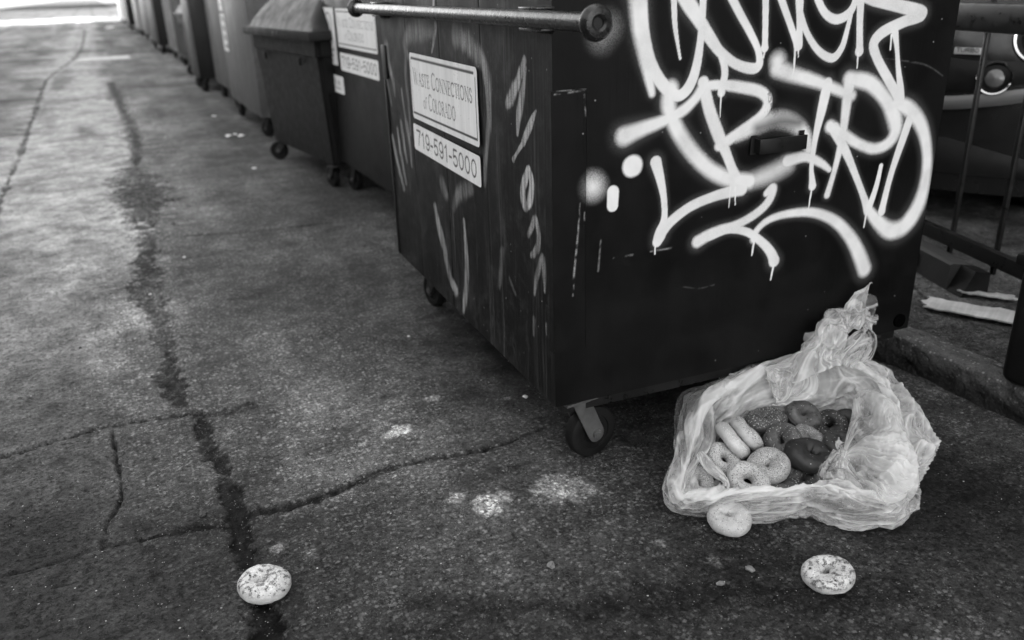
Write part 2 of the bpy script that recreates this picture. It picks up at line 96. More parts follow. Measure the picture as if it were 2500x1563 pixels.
class MB:
    def __init__(s): s.bm=bmesh.new()
    def box(s,a,b,bev=0,M=None):
        a=Vector(a);b=Vector(b)
        r=bmesh.ops.create_cube(s.bm,size=1);vs=r['verts']
        for v in vs: v.co=Vector([(a[i]+b[i])/2+v.co[i]*(b[i]-a[i]) for i in range(3)])
        if bev:
            es=list({e for v in vs for e in v.link_edges});q=bmesh.ops.bevel(s.bm,geom=es,offset=bev,segments=2,affect='EDGES',profile=.6)
            vs=list({v for f in q['faces'] for v in f.verts}|{v for v in vs if v.is_valid})
        if M is not None:
            for v in vs: v.co=M@v.co
        return s
    def cyl(s,p,q,r,r2=None,seg=20,cap=True):
        p=Vector(p);q=Vector(q);d=q-p;r2=r if r2 is None else r2
        M=Matrix.Translation((p+q)/2)@d.to_track_quat('Z','Y').to_matrix().to_4x4()
        bmesh.ops.create_cone(s.bm,cap_ends=cap,segments=seg,radius1=r,radius2=r2,depth=d.length,matrix=M);return s
    def lathe(s,prof,M,seg=40):
        ring=[]
        for r,z in prof: ring.append([s.bm.verts.new(M@Vector((r*math.cos(2*PI*k/seg),r*math.sin(2*PI*k/seg),z))) for k in range(seg)])
        for i in range(len(ring)-1):
            for k in range(seg): s.bm.faces.new((ring[i][k],ring[i][(k+1)%seg],ring[i+1][(k+1)%seg],ring[i+1][k]))
        return s
    def torus(s,M,R,r,seg=40,ss=10):
        return s.lathe([(R+r*math.cos(2*PI*k/ss),r*math.sin(2*PI*k/ss)) for k in range(ss+1)],M,seg)
    def prism(s,pts,M,h):
        a=[s.bm.verts.new(M@Vector((x,y,0))) for x,y in pts];b=[s.bm.verts.new(M@Vector((x,y,h))) for x,y in pts]
        n=len(pts);s.bm.faces.new(a[::-1]);s.bm.faces.new(b)
        for i in range(n): s.bm.faces.new((a[i],a[(i+1)%n],b[(i+1)%n],b[i]))
        return s
    def tube(s,pts,r,seg=8):
        for a,b in zip(pts,pts[1:]): s.cyl(a,b,r,seg=seg)
        return s
    def obj(s,name,mat,parent=None,smooth=True,loc=None):
        bmesh.ops.remove_doubles(s.bm,verts=s.bm.verts,dist=1e-5)
        bmesh.ops.recalc_face_normals(s.bm,faces=s.bm.faces)
        me=bpy.data.meshes.new(name);s.bm.to_mesh(me);s.bm.free()
        if smooth:
            me.polygons.foreach_set('use_smooth',[True]*len(me.polygons));me.set_sharp_from_angle(angle=math.radians(35))
        me.materials.append(mat);o=bpy.data.objects.new(name,me);COL.objects.link(o)
        if parent: o.parent=parent
        if loc is not None: o.location=loc
        return o
def thing(name,label,cat,loc=(0,0,0),rz=0,group=None):
    o=bpy.data.objects.new(name,None);COL.objects.link(o);o.empty_display_size=.1;o.location=loc;o.rotation_euler=(0,0,rz);return tag(o,label,cat,group)
def tag(o,label,cat,group=None):
    o['label']=label;o['category']=cat
    if group: o['group']=group
    return o
def struct(o): o['kind']='structure';return o
def Zto(d,at=(0,0,0),roll=0):
    return Matrix.Translation(at)@Vector(d).to_track_quat('Z','Y').to_matrix().to_4x4()@Matrix.Rotation(roll,4,'Z')
# ------------------------------------------------------------------ numpy noise / strokes
def lat2(u,v,seed,pu=None):
    r=np.random.default_rng(seed);T=r.random((256,256));iu=np.floor(u).astype(int);iv=np.floor(v).astype(int);fu=u-iu;fv=v-iv
    fu=fu*fu*(3-2*fu);fv=fv*fv*(3-2*fv);m=pu or 256
    i0=iu%m%256;i1=(iu+1)%m%256;j0=iv%256;j1=(iv+1)%256;a=T[i0,j0];b=T[i1,j0];c=T[i0,j1];d=T[i1,j1]
    return (a*(1-fu)+b*fu)*(1-fv)+(c*(1-fu)+d*fu)*fv
def fbm(u,v,seed,o=4):
    s=0;a=.5
    for k in range(o): s=s+a*lat2(u*2**k,v*2**k,seed+k);a*=.5
    return s/(1-.5**o)
def crom(P,n=6,closed=False):
    P=np.array(P,float);N=len(P);out=[]
    rng_=range(N) if closed else range(N-1)
    for i in rng_:
        g=(lambda k:P[k%N]) if closed else (lambda k:P[min(max(k,0),N-1)])
        p0,p1,p2,p3=g(i-1),g(i),g(i+1),g(i+2)
        for t in np.arange(n)/n:
            out.append(.5*((2*p1)+(-p0+p2)*t+(2*p0-5*p1+4*p2-p3)*t*t+(-p0+3*p1-3*p2+p3)*t**3))
    if not closed: out.append(P[-1])
    return np.array(out)
def stroke_field(X,Y,pts,soft,wob=None,smooth=True):
    """coverage 0..1 of a stroke with varying radius over flat arrays X,Y"""
    P=crom(pts,5) if smooth and len(pts)>2 else np.array(pts,float)
    P[:,2]=np.maximum(P[:,2],1e-4);rm=P[:,2].max()*(1+soft)+.003
    out=np.zeros_like(X)
    idx=np.nonzero((X>P[:,0].min()-rm)&(X<P[:,0].max()+rm)&(Y>P[:,1].min()-rm)&(Y<P[:,1].max()+rm))[0]
    if not len(idx): return out
    x=X[idx];y=Y[idx];best=np.full(len(idx),1e9)
    for a,b in zip(P,P[1:]):
        dx,dy=b[0]-a[0],b[1]-a[1];L=dx*dx+dy*dy
        t=np.clip(((x-a[0])*dx+(y-a[1])*dy)/L,0,1) if L>1e-12 else np.zeros_like(x)
        d=np.hypot(x-a[0]-t*dx,y-a[1]-t*dy);r=a[2]+t*(b[2]-a[2]);best=np.minimum(best,(d-r)/r if soft is not None else d-r)
    q=best+(wob[idx] if wob is not None else 0)
    s=max(soft,.06);v=np.clip((s*.55-q)/(s*1.35),0,1);out[idx]=v*v*(3-2*v);return out
# ------------------------------------------------------------------ alley frame
AA=np.array([-.4176,.9085]);LL=np.array([.9085,.4176]);YAW_AL=math.atan2(.4176,.9085)
def W(al,lt,z=0): return (AA[0]*al+LL[0]*lt,AA[1]*al+LL[1]*lt,z)
# alley frame as matrix: local x = lateral (right), local y = along
# ------------------------------------------------------------------ world, light, camera
C.world=bpy.data.worlds.new('World');C.world.use_nodes=True
wt=C.world.node_tree;wt.nodes.clear()
SUN_AZ=math.atan2(LL[1]*1-.0*AA[1],LL[0]);SUN_EL=math.radians(46)
sky=wt.nodes.new('ShaderNodeTexSky');sky.sky_type='NISHITA';sky.sun_disc=False;sky.sun_elevation=SUN_EL;sky.sun_rotation=math.pi/2-SUN_AZ
bw=wt.nodes.new('ShaderNodeRGBToBW');bg=wt.nodes.new('ShaderNodeBackground');bg.inputs[1].default_value=.15;wo=wt.nodes.new('ShaderNodeOutputWorld')
wt.links.new(sky.outputs[0],bw.inputs[0]);wt.links.new(bw.outputs[0],bg.inputs[0]);wt.links.new(bg.outputs[0],wo.inputs[0])
sl=bpy.data.lights.new('sun','SUN');sl.energy=3.6;sl.angle=math.radians(.5);so=bpy.data.objects.new('sun',sl);COL.objects.link(so)
so.rotation_euler=Vector((-math.cos(SUN_AZ)*math.cos(SUN_EL),-math.sin(SUN_AZ)*math.cos(SUN_EL),-math.sin(SUN_EL))).to_track_quat('-Z','Y').to_euler()
C.view_settings.view_transform='Standard';C.view_settings.look='None';C.view_settings.exposure=EXPO;C.view_settings.gamma=1
cam=bpy.data.cameras.new('camera');co=bpy.data.objects.new('camera',cam);COL.objects.link(co);C.camera=co
R_=CAMR;M=Matrix(((R_[0][0],R_[1][0],-R_[2][0]),(R_[0][1],R_[1][1],-R_[2][1]),(R_[0][2],R_[1][2],-R_[2][2]))).to_4x4()
M.translation=(0,0,1.21895);co.matrix_world=M
cam.sensor_width=36;cam.lens=2032.15/2500*36;cam.clip_end=2000;cam.clip_start=.02
cam.dof.use_dof=True;cam.dof.focus_distance=1.98;cam.dof.aperture_fstop=2.6

# ------------------------------------------------------------------ alley ground
def asphalt():
    t=NT('asphalt');dark=t.attr('dark');tone=t.attr('tone');agg=t.attr('agg')
    wv=t.n('ShaderNodeTexNoise');wv.inputs['Scale'].default_value=120;t.put(wv.inputs['Vector'],t.co);va=t.n('ShaderNodeVectorMath',operation='MULTIPLY_ADD');t.put(va.inputs[0],wv.outputs['Color']);va.inputs[1].default_value=(.009,.009,.009);t.put(va.inputs[2],t.co);d,r1,r2=t.vor(78,va.outputs[0]);d2,q1,q2=t.vor(170,va.outputs[0])
    big=t.noise(2.2,6,.6);mid=t.noise(16,6,.7);fine=t.noise(260,3,.7)
    patchy=t.noise(6,5,.65)
    stone=t.mul(t.map(t.add(d,t.mul(t.sub(fine,.5),.7)),.44,.30),t.map(t.add(r1,t.add(t.mul(mid,.5),t.mul(patchy,1.3))),1.36,1.56))
    fl1=t.map(t.noise(95,6,.74),.53,.60);fl2=t.map(t.noise(38,7,.78),.545,.63);fl3=t.map(t.noise(190,4,.75),.55,.63)
    flk=t.mul(t.math('MAXIMUM',t.math('MAXIMUM',fl1,t.mul(fl2,.7)),t.mul(fl3,.8)),t.mul(t.map(patchy,.34,.62,.05,1.1),t.map(t.noise(17,5,.7),.38,.58,.2,1.1)))
    stone2=t.mul(t.map(d2,.45,.3),t.map(t.add(q1,t.mul(big,.4)),.85,1.0))
    st=t.mul(t.math('MAXIMUM',t.math('MAXIMUM',t.mul(stone,.4),t.mul(stone2,.2)),flk),agg)
    base=t.mul(.058,t.map(mid,.25,.75,.4,1.6));base=t.mul(base,t.map(patchy,.3,.7,.6,1.4));base=t.mul(base,t.map(fine,.25,.75,.55,1.45));base=t.mul(base,t.map(big,.3,.7,.7,1.3))
    pit=t.mul(t.map(t.noise(75,5,.75),.36,.48,.35,1.),t.map(t.noise(30,6,.75),.36,.46,.5,1.));base=t.mul(base,pit)  # pits darkened in the colour too, painting their occlusion
    base=t.mix(st,base,t.map(r2,0,1,.17,.50))
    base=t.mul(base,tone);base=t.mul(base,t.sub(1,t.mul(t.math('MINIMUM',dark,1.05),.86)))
    s3,a3,b3=t.vor(70);spk=t.mul(t.math('GREATER_THAN',t.add(a3,t.mul(t.sub(patchy,.5),.12)),.972),t.map(s3,.2,.1))
    s4,a4,b4=t.vor(260);spk2=t.mul(t.math('GREATER_THAN',t.add(a4,t.mul(t.sub(mid,.5),.05)),t.sub(.992,t.mul(dark,.05))),t.map(s4,.4,.25))
    base=t.mix(t.math('MAXIMUM',spk,t.mul(spk2,.8)),base,t.map(b3,0,1,.12,.6))
    h=t.add(t.add(t.mul(st,.6),t.mul(fine,.5)),t.add(t.mul(mid,.5),t.mul(pit,.6)))
    return t.done(t.bsdf(base,t.map(mid,.3,.7,.72,.92),0,t.bump(h,1.,.008),.12))
MA=asphalt()
al=[-1.2]
while al[-1]<62: al.append(al[-1]+max(.0062,.0042*max(al[-1],0)+.0003) if al[-1]>.3 else al[-1]+.03)
al=np.array(al);lt=np.concatenate([np.arange(-9,-2.6,.06),np.arange(-2.6,2.235,.0068)])
AL,LT=np.meshgrid(al,lt,indexing='ij');X=LT.ravel().copy();Y=AL.ravel().copy()
fadeN=fbm(X*5+11,Y*5+13,19,4);dark=np.zeros_like(X);dep=np.zeros_like(X);lite=np.zeros_like(X);dk=np.zeros_like(X)
wob=(fbm(X*9+50,Y*9+80,3,4)-.5);wob2=(fbm(X*45+50,Y*45+80,13,3)-.5);wob3=(fbm(X*70+20,Y*38+80,14,4)-.5)
for depth,dr,pts in CRACK:
    P=[(p[1],p[0],p[2]) for p in pts]
    w_=np.mean([q[2] for q in P]);P=[(a,b,max(c_,.0046)) for a,b,c_ in P];ks=min(1,w_/.02)
    v=stroke_field(X,Y,P,.3,(wob*2.6+wob2*2.6)*ks if w_>.012 else (wob2*1.9+wob3*1.2-.1))
    v=v*np.clip(.85+1.3*(fadeN-.25),.55,1.2)*np.clip(.95+1.2*wob3,.6,1.1);dark=np.maximum(dark,v*dr);dep=np.maximum(dep,v*depth)
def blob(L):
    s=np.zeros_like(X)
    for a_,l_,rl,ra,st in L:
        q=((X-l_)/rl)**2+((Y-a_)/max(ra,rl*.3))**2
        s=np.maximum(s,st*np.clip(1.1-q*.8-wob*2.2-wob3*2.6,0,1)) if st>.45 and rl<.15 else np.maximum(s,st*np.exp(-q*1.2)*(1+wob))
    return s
lite=blob([q for q in LIGHT if q[4]>=.5]);lite2=blob([q for q in LIGHT if q[4]<.5]);dk=np.clip(blob(DARK)+blob([(2.4,1.55,.75,.95,.44),(3.4,1.5,.5,1.2,.3),(1.2,1.75,.4,.5,.35)])*1.2,0,1)  # extra ovals paint shade under the dumpsters and beside the bag
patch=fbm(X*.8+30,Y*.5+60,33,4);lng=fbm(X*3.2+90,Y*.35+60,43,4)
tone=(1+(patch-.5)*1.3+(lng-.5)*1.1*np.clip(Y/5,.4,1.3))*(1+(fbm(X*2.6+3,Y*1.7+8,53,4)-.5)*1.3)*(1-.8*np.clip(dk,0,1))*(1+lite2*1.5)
# slabs left of the seam are older concrete
seam=np.interp(Y,[1.,6.2,17,20,60],[-1.2,-.765,-.80,-.6,-.7]);sl_=1/(1+np.exp(np.clip((X-seam)/.02,-40,40)))
slabs=.75+.5*lat2(np.floor(Y/2.3)+3.5*0,np.zeros_like(Y),77)
tone*=1+.9*sl_*(Y>5.9)*(Y<9.3)-.35*sl_*(Y>9.3)*(Y<13);tone*=1+sl_*(Y>5.8)*(slabs*1.15-.55+1.6*(fbm(X*.6+5,Y*2.2+3,59,4)-.45))
lane=1/(1+np.exp(np.clip(-(X+.80+wob*.1)/.05,-40,40)))/(1+np.exp(np.clip((X-.0+wob*.5)/.05,-40,40)));tone*=1+(2.0*lane+.35*(X<-.75))*np.clip((Y-2.0)/1.5,0,1)*(.55+.9*(fbm(X*1.7+3,Y*.8+2,57,4)));tone*=1+.45*np.clip((Y-3)/4,0,1);tone*=1-.22*np.clip((2.0-Y)/.8,0,1)*(.6+patch)  # front darkened and distance lightened: uneven light put into the tone
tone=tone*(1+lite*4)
s2=np.interp(Y,[.5,1.57,2.2,2.9,4,6,14],[.1,-.02,-.15,-.22,-.13,.0,.06])
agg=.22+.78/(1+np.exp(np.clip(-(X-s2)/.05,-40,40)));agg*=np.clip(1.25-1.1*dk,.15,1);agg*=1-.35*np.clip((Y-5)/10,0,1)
Z=(fbm(X*2.5+7,Y*2.5+7,5,4)-.5)*.010+(fbm(X*22+7,Y*22+7,25,3)-.5)*.0035-dep*.014-dark*.003+lite*.002
Z*=np.clip((al[-1]-Y)/6,0,1)
V=np.stack([X,Y,Z],-1)
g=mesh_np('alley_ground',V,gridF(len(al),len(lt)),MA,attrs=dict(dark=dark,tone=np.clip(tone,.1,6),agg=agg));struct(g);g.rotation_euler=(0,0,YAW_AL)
mb=MB();mb.box((-700,-700,-.5),(700,900,-.03));far=mb.obj('far_ground',None or simple('far_asphalt',.06,.85,0,.4,1.5));struct(far)
mb=MB();mb.box((-11,61.9,-.02),(2.235,420,-.012));t=NT('far_alley_asphalt');br=t.n('ShaderNodeTexBrick');t.put(br.inputs['Vector'],t.co);br.inputs['Scale'].default_value=1;br.inputs['Brick Width'].default_value=2.6;br.inputs['Row Height'].default_value=9;br.inputs['Mortar Size'].default_value=.12;br.inputs['Mortar Smooth'].default_value=.4;br.inputs['Color1'].default_value=(.055,.055,.055,1);br.inputs['Color2'].default_value=(.035,.035,.035,1);br.inputs['Mortar'].default_value=(.012,.012,.012,1)
q=t.mul(br.outputs[0],t.map(t.noise(.5,5,.65),.3,.7,.45,1.5));fr=mb.obj('alley_road',t.done(t.bsdf(q,.9,0,None,.1)));fr.rotation_euler=(0,0,YAW_AL);struct(fr)

# kerb and pavement -------------------------------------------------
def stonework():
    t=NT('kerb_concrete');d,r1,r2=t.vor(90);mid=t.noise(18,6,.7);fine=t.noise(220,3,.7);rough=t.attr('dark')
    b=t.mul(.085,t.map(mid,.25,.75,.35,1.6));b=t.mul(b,t.map(fine,.3,.7,.6,1.4));b=t.mix(t.mul(t.map(d,.4,.3),t.math('GREATER_THAN',r1,.8)),b,.22)
    b=t.mul(b,t.sub(1,t.mul(rough,.85)))
    return t.done(t.bsdf(b,.85,0,t.bump(t.add(t.add(fine,mid),d),.8,.006),.3))
def kerb():
    ys=np.arange(-1.2,14,.007);prof=np.array([(2.19,-.02),(2.192,.03),(2.195,.07),(2.198,.097),(2.203,.104),(2.212,.107),(2.26,.107),(2.29,.106),(2.305,.104),(2.316,.094),(2.32,.085)])
    pr=crom(prof,5);n=len(pr);U,Vv=np.meshgrid(np.arange(len(ys)),np.arange(n),indexing='ij');y=ys[U];x=pr[Vv,0].copy();z=pr[Vv,1].copy()
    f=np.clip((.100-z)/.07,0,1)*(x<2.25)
    nz=fbm(y*14+9,z*40+x*20+9,91,5)-.5;chip=np.clip(fbm(y*7+3,y*0+3,95,4)-.55,0,1)
    x+=f*nz*.045+chip*.10*np.clip(1-abs(z-.09)/.05,0,1)*(x<2.24);z+=(nz*.012)-chip*.05*np.clip(1-(x-2.19)/.03,0,1)*(z>.06)
    crk=stroke_field(x.ravel(),y.ravel(),[(2.235,2.3,.002),(2.25,2.0,.004),(2.262,1.8,.003),(2.285,1.65,.002)],.6,(fbm(y*60,x*60,5,3).ravel()-.5)*2).reshape(x.shape)
    crk=np.maximum(crk,stroke_field(x.ravel(),y.ravel(),[(2.25,1.65,.002),(2.262,1.5,.003),(2.285,1.3,.002)],.6,(fbm(y*60,x*60,6,3).ravel()-.5)*2).reshape(x.shape))
    z-=crk*.01
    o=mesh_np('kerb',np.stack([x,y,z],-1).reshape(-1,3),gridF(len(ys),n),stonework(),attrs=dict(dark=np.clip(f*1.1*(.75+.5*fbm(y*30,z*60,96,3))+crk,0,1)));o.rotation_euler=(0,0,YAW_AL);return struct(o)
kerb()
def pavement():
    ys=np.arange(-1.2,7,.012);xs=np.arange(2.318,5.0,.012);U,Vv=np.meshgrid(ys,xs,indexing='ij');y=U.ravel();x=Vv.ravel()
    z=.086+(fbm(x*4,y*4,61,4)-.5)*.012+(fbm(x*25,y*25,62,3)-.5)*.006
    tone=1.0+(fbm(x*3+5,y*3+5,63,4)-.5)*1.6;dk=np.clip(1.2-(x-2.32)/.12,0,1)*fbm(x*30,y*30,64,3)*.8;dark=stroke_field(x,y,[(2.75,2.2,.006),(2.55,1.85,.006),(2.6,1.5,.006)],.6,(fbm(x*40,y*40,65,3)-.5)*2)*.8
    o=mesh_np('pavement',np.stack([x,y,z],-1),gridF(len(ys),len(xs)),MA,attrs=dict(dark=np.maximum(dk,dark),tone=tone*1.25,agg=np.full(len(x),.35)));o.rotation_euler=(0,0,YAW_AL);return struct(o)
pavement()
mb=MB();mb.box((5.0,-14,-.01),(7.6,60,.08));mb.box((2.318,6.99,-.01),(5.0,60,.075));o=mb.obj('parking_lot',simple('lot_asphalt',.05,.85,0,.5,3));o.rotation_euler=(0,0,YAW_AL);struct(o)

# unseen buildings added to shade the alley and shape its light -----
def building(y0,y1,h,name,label,lat0=7.6,left=False):
    alb=2.6 if left else 1
    e=thing(name,label,'building',W(y1 if left else y0,lat0,0),YAW_AL+(PI if left else 0))
    Lb=y1-y0
    t=NT('added_building_brick');br=t.n('ShaderNodeTexBrick');cv=t.n('ShaderNodeCombineXYZ');sp=t.n('ShaderNodeSeparateXYZ');t.put(sp.inputs[0],t.co)
    t.put(cv.inputs[0],t.add(sp.outputs[0],sp.outputs[1]));t.put(cv.inputs[1],sp.outputs[2]);t.put(br.inputs['Vector'],cv.outputs[0])
    br.inputs['Scale'].default_value=1;br.inputs['Brick Width'].default_value=.22;br.inputs['Row Height'].default_value=.075;br.inputs['Mortar Size'].default_value=.006
    br.inputs['Color1'].default_value=(.11*alb,.11*alb,.11*alb,1);br.inputs['Color2'].default_value=(.08*alb,.08*alb,.08*alb,1);br.inputs['Mortar'].default_value=(.25,.25,.25,1)
    mt=t.done(t.bsdf(br.outputs[0],.85))
    mb=MB();mb.box((0,0,0),(14,Lb,h));mb.obj('wall',mt,e,False)
    mb=MB();mb.box((-.15,-.15,h),(14.15,Lb+.15,h+.35));mb.obj('parapet',M_['concrete'],e,False)
    for k in range(int(Lb//4.5)):
        for fl in range(int(h//3.6)):
            y=2+k*4.5;z=1.0+fl*3.6
            mb=MB();mb.box((-.06,y-.08,z-.08),(-.001,y+1.68,z)).box((-.05,y-.08,z+1.9),(-.001,y+1.68,z+1.98)).box((-.05,y-.08,z),(-.001,y,z+1.9)).box((-.05,y+1.6,z),(-.001,y+1.68,z+1.9))
            f=mb.obj('window',M_['concrete'],e,False);mb=MB();mb.box((-.02,y,z),(-.002,y+1.6,z+1.9));mb.obj('pane',M_['glass'],f,False)
    return e
M_={}
M_['concrete']=simple('concrete',.25,.85,0,.3,8)
M_['glass']=simple('dark_glass',.015,.12,0,.1,3)
building(-16,48,20,'shade_building','unseen long brick building added on the right to shade the alley','wall') if False else building(-16,51.5,20,'shade_building','unseen long brick building added on the right to shade the alley')
building(-16,49,5.2,'left_light_blocker','unseen low pale building added on the left to block and bounce light',-7.2,True)  # added out of view; height and pale walls chosen for the light
building(108,190,20,'shade_building','unseen farther brick building added to shade a band of the far alley')
# ------------------------------------------------------------------ shared materials
M_['rubber']=simple('black_rubber',.009,.6,0,.5,40,.0006,.12)
M_['fork_dark']=simple('dull_black_fork',.02,.5,.3,.5,30)
M_['zinc']=simple('dull_zinc',.10,.45,.35,.5,30)
M_['black_metal']=simple('black_painted_metal',.008,.35,0,.5,30,0,.3)
M_['bar_metal']=simple('worn_black_bar',.03,.3,.6,.7,60,.0012)
M_['black_plastic']=simple('black_plastic',.008,.5,0,.25,20,0,.16)
M_['grey_plastic']=simple('grey_plastic',.015,.55,0,.3,12,0,.2)
M_['wood']=simple('dark_worn_wood',.03,.7,0,.5,20,.001)
def paintmat(name,dark,dirt=1.0,streak=0.,rough=.42,spray=True,spec=.22):
    t=NT(name);p=t.attr('paint') if spray else 0.0
    n1=t.noise(6,6,.65);v1=t.noise(1,5,.7,t.scale(90,90,2.2));v2=t.noise(1,4,.7,t.scale(300,300,5));sp=t.noise(1,3,.6,t.scale(14,14,1.1))
    s=t.attr('side') if spray else 1.0
    b=t.mul(dark,t.map(n1,.25,.75,.55,1.5))
    st=t.mul(t.mul(t.map(v1,.5,.8),t.map(sp,.42,.7)),streak);st2=t.mul(t.mul(t.math('GREATER_THAN',v2,.70),t.map(n1,.45,.62)),streak*1.1)
    b=t.add(b,t.mul(s,t.add(t.mul(.10,st),t.add(t.mul(.16,st2),t.mul(streak*.026,t.map(t.mul(t.noise(5,7,.72),t.noise(17,5,.75)),.25,.42))))))
    d,r,r2=t.vor(55);fl=t.mul(t.math('GREATER_THAN',r,.975),t.map(d,.16,.08));b=t.add(b,t.mul(fl,.18*dirt))
    if spray:
        gr=t.noise(420,2,.8);gr2=t.noise(14,4,.6)
        pm=t.math('ADD',p,t.mul(t.mul(t.sub(gr,.5),1.1),t.mul(t.mul(p,t.sub(1,p)),4)),clamp=True)
        white=t.mul(.74,t.map(gr2,.3,.7,.9,1.04));b=t.mix(pm,b,white)
        wear=t.attr('wear');b=t.mix(wear,b,t.mul(dark,1.2))
    rg=t.map(n1,.3,.7,rough-.1,rough+.12)
    if spray: rg=t.mix(p,rg,.6)
    return t.done(t.bsdf(b,rg,0,t.bump(t.add(t.mul(n1,.6),t.mul(v1,.5)),.25,.004),spec))
def caster(parent,loc,ang,r=.07,wd=.042,zt=.2,trail=.045,fm='fork_dark'):
    """swivel caster; ang = heading of the axle in the parent's frame; loc = wheel contact"""
    e=thing('caster','x','x');del e['label'];del e['category'];e.parent=parent;e.location=loc;e.rotation_euler=(0,0,ang)
    MX=Matrix.Translation((0,0,r))@Matrix.Rotation(PI/2,4,'Y')   # axle along x
    mb=MB();mb.lathe([(r*.45,-wd*.36),(r*.62,-wd*.38),(r*.64,-wd*.46),(r*.86,-wd*.5),(r*.96,-wd*.4),(r,-wd*.2),(r,wd*.2),(r*.96,wd*.4),(r*.86,wd*.5),(r*.64,wd*.46),(r*.62,wd*.38),(r*.45,wd*.36)],MX,44);mb.obj('tyre',M_['rubber'],e)
    mb=MB();mb.lathe([(.001,-wd*.34),(r*.2,-wd*.42),(r*.26,-wd*.3),(r*.47,-wd*.28),(r*.49,wd*.28),(r*.26,wd*.3),(r*.2,wd*.42),(.001,wd*.34)],MX,32);mb.obj('hub',M_['black_metal'],e)
    mb=MB();h=.33*r
    for sx in (-1,1):
        Mx=Matrix.Translation((sx*(wd*.5+.006),0,0))@Matrix(((0,0,1,0),(1,0,0,0),(0,1,0,0),(0,0,0,1)))
        pts=[(-trail-.030,zt-.012),(-trail+.028,zt-.012)]+[(h*math.cos(q),r+h*math.sin(q)) for q in np.linspace(.45,-PI+.5,9)]
        mb.prism(pts,Matrix.Translation((-.002,0,0))@Mx,.004)
    mb.box((-wd*.5-.008,-trail-.036,zt-.016),(wd*.5+.012,-trail+.026,zt-.011)).box((-.045,-trail-.055,zt-.0105),(.04,-trail+.045,zt-.004));mb.obj('fork',M_[fm],e)
    mb=MB();mb.cyl((-wd*.5-.016,0,r),(wd*.5+.02,0,r),.0085,seg=6).cyl((-wd*.5-.012,0,r),(wd*.5+.016,0,r),.013,seg=16);mb.obj('axle_bolt',M_['zinc'],e)
    return e
# ------------------------------------------------------------------ lettering (strokes in a unit cell, y up)
def arc(cx,cy,rx,ry,a,b,n=14): return [(cx+rx*math.cos(math.radians(q)),cy+ry*math.sin(math.radians(q))) for q in np.linspace(a,b,n)]
TH,TN=.075,.03
def ser(x,y,w=.12): return (TN,[(x-w,y),(x+w,y)])
SERIF={'W':(1.25,[(TH,[(.12,1),(.42,0)]),(TN,[(.42,0),(.66,1)]),(TH,[(.6,1),(.86,0)]),(TN,[(.86,0),(1.13,1)]),ser(.12,1),ser(1.13,1),ser(.62,1)]),
'A':(.95,[(TN,[(.1,0),(.47,1)]),(TH,[(.47,1),(.83,0)]),(TN,[(.24,.36),(.7,.36)]),ser(.1,0,.09),ser(.84,0)]),
'S':(.66,[(TH,[(.55,.78)]+arc(.34,.74,.2,.24,40,200)+[(.3,.52)]+arc(.33,.26,.23,.25,80,-150)+[(.1,.22)])]),
'T':(.8,[(TH,[(.4,0),(.4,1)]),(TN,[(.06,1),(.74,1)]),(TN,[(.06,1),(.06,.8)]),(TN,[(.74,1),(.74,.8)]),ser(.4,0)]),
'E':(.75,[(TH,[(.2,0),(.2,1)]),(TN,[(.08,1),(.62,1)]),(TN,[(.08,0),(.66,0)]),(TN,[(.2,.52),(.5,.52)]),(TN,[(.62,1),(.62,.82)]),(TN,[(.66,0),(.66,.2)]),(TN,[(.5,.42),(.5,.62)])]),
'C':(.92,[(TH,arc(.5,.5,.4,.49,48,312,24)),(TN,[(.78,.98),(.78,.7)])]),
'O':(1.0,[(TH*.9,arc(.5,.5,.4,.49,0,360,30))]),
'N':(1.0,[(TN,[(.2,0),(.2,1)]),(TH,[(.2,1),(.82,0)]),(TN,[(.82,0),(.82,1)]),ser(.18,1,.12),ser(.2,0,.1),ser(.82,1,.1)]),
'I':(.42,[(TH,[(.2,0),(.2,1)]),ser(.2,0),ser(.2,1)]),
'L':(.75,[(TH,[(.2,0),(.2,1)]),ser(.2,1),(TN,[(.08,0),(.65,0)]),(TN,[(.65,0),(.65,.2)])]),
'R':(.9,[(TH,[(.2,0),(.2,1)]),(TH*.85,[(.2,1),(.4,1)]+arc(.42,.76,.2,.24,90,-90,10)+[(.2,.52)]),(TH,[(.4,.52),(.84,0)]),ser(.2,0),ser(.84,0,.08),ser(.14,1,.06)]),
'D':(1.0,[(TH,[(.2,0),(.2,1)]),(TH*.8,[(.1,1),(.4,1)]+arc(.42,.5,.42,.5,88,-88,18)+[(.1,0)])]),
'o':(.55,[(.05,arc(.27,.25,.18,.24,0,360,18))]),'f':(.42,[(.05,[(.18,0),(.18,.6)]+arc(.3,.6,.12,.14,180,40,6)),(TN,[(.04,.45),(.36,.45)])]),' ':(.45,[])}
SB=.10
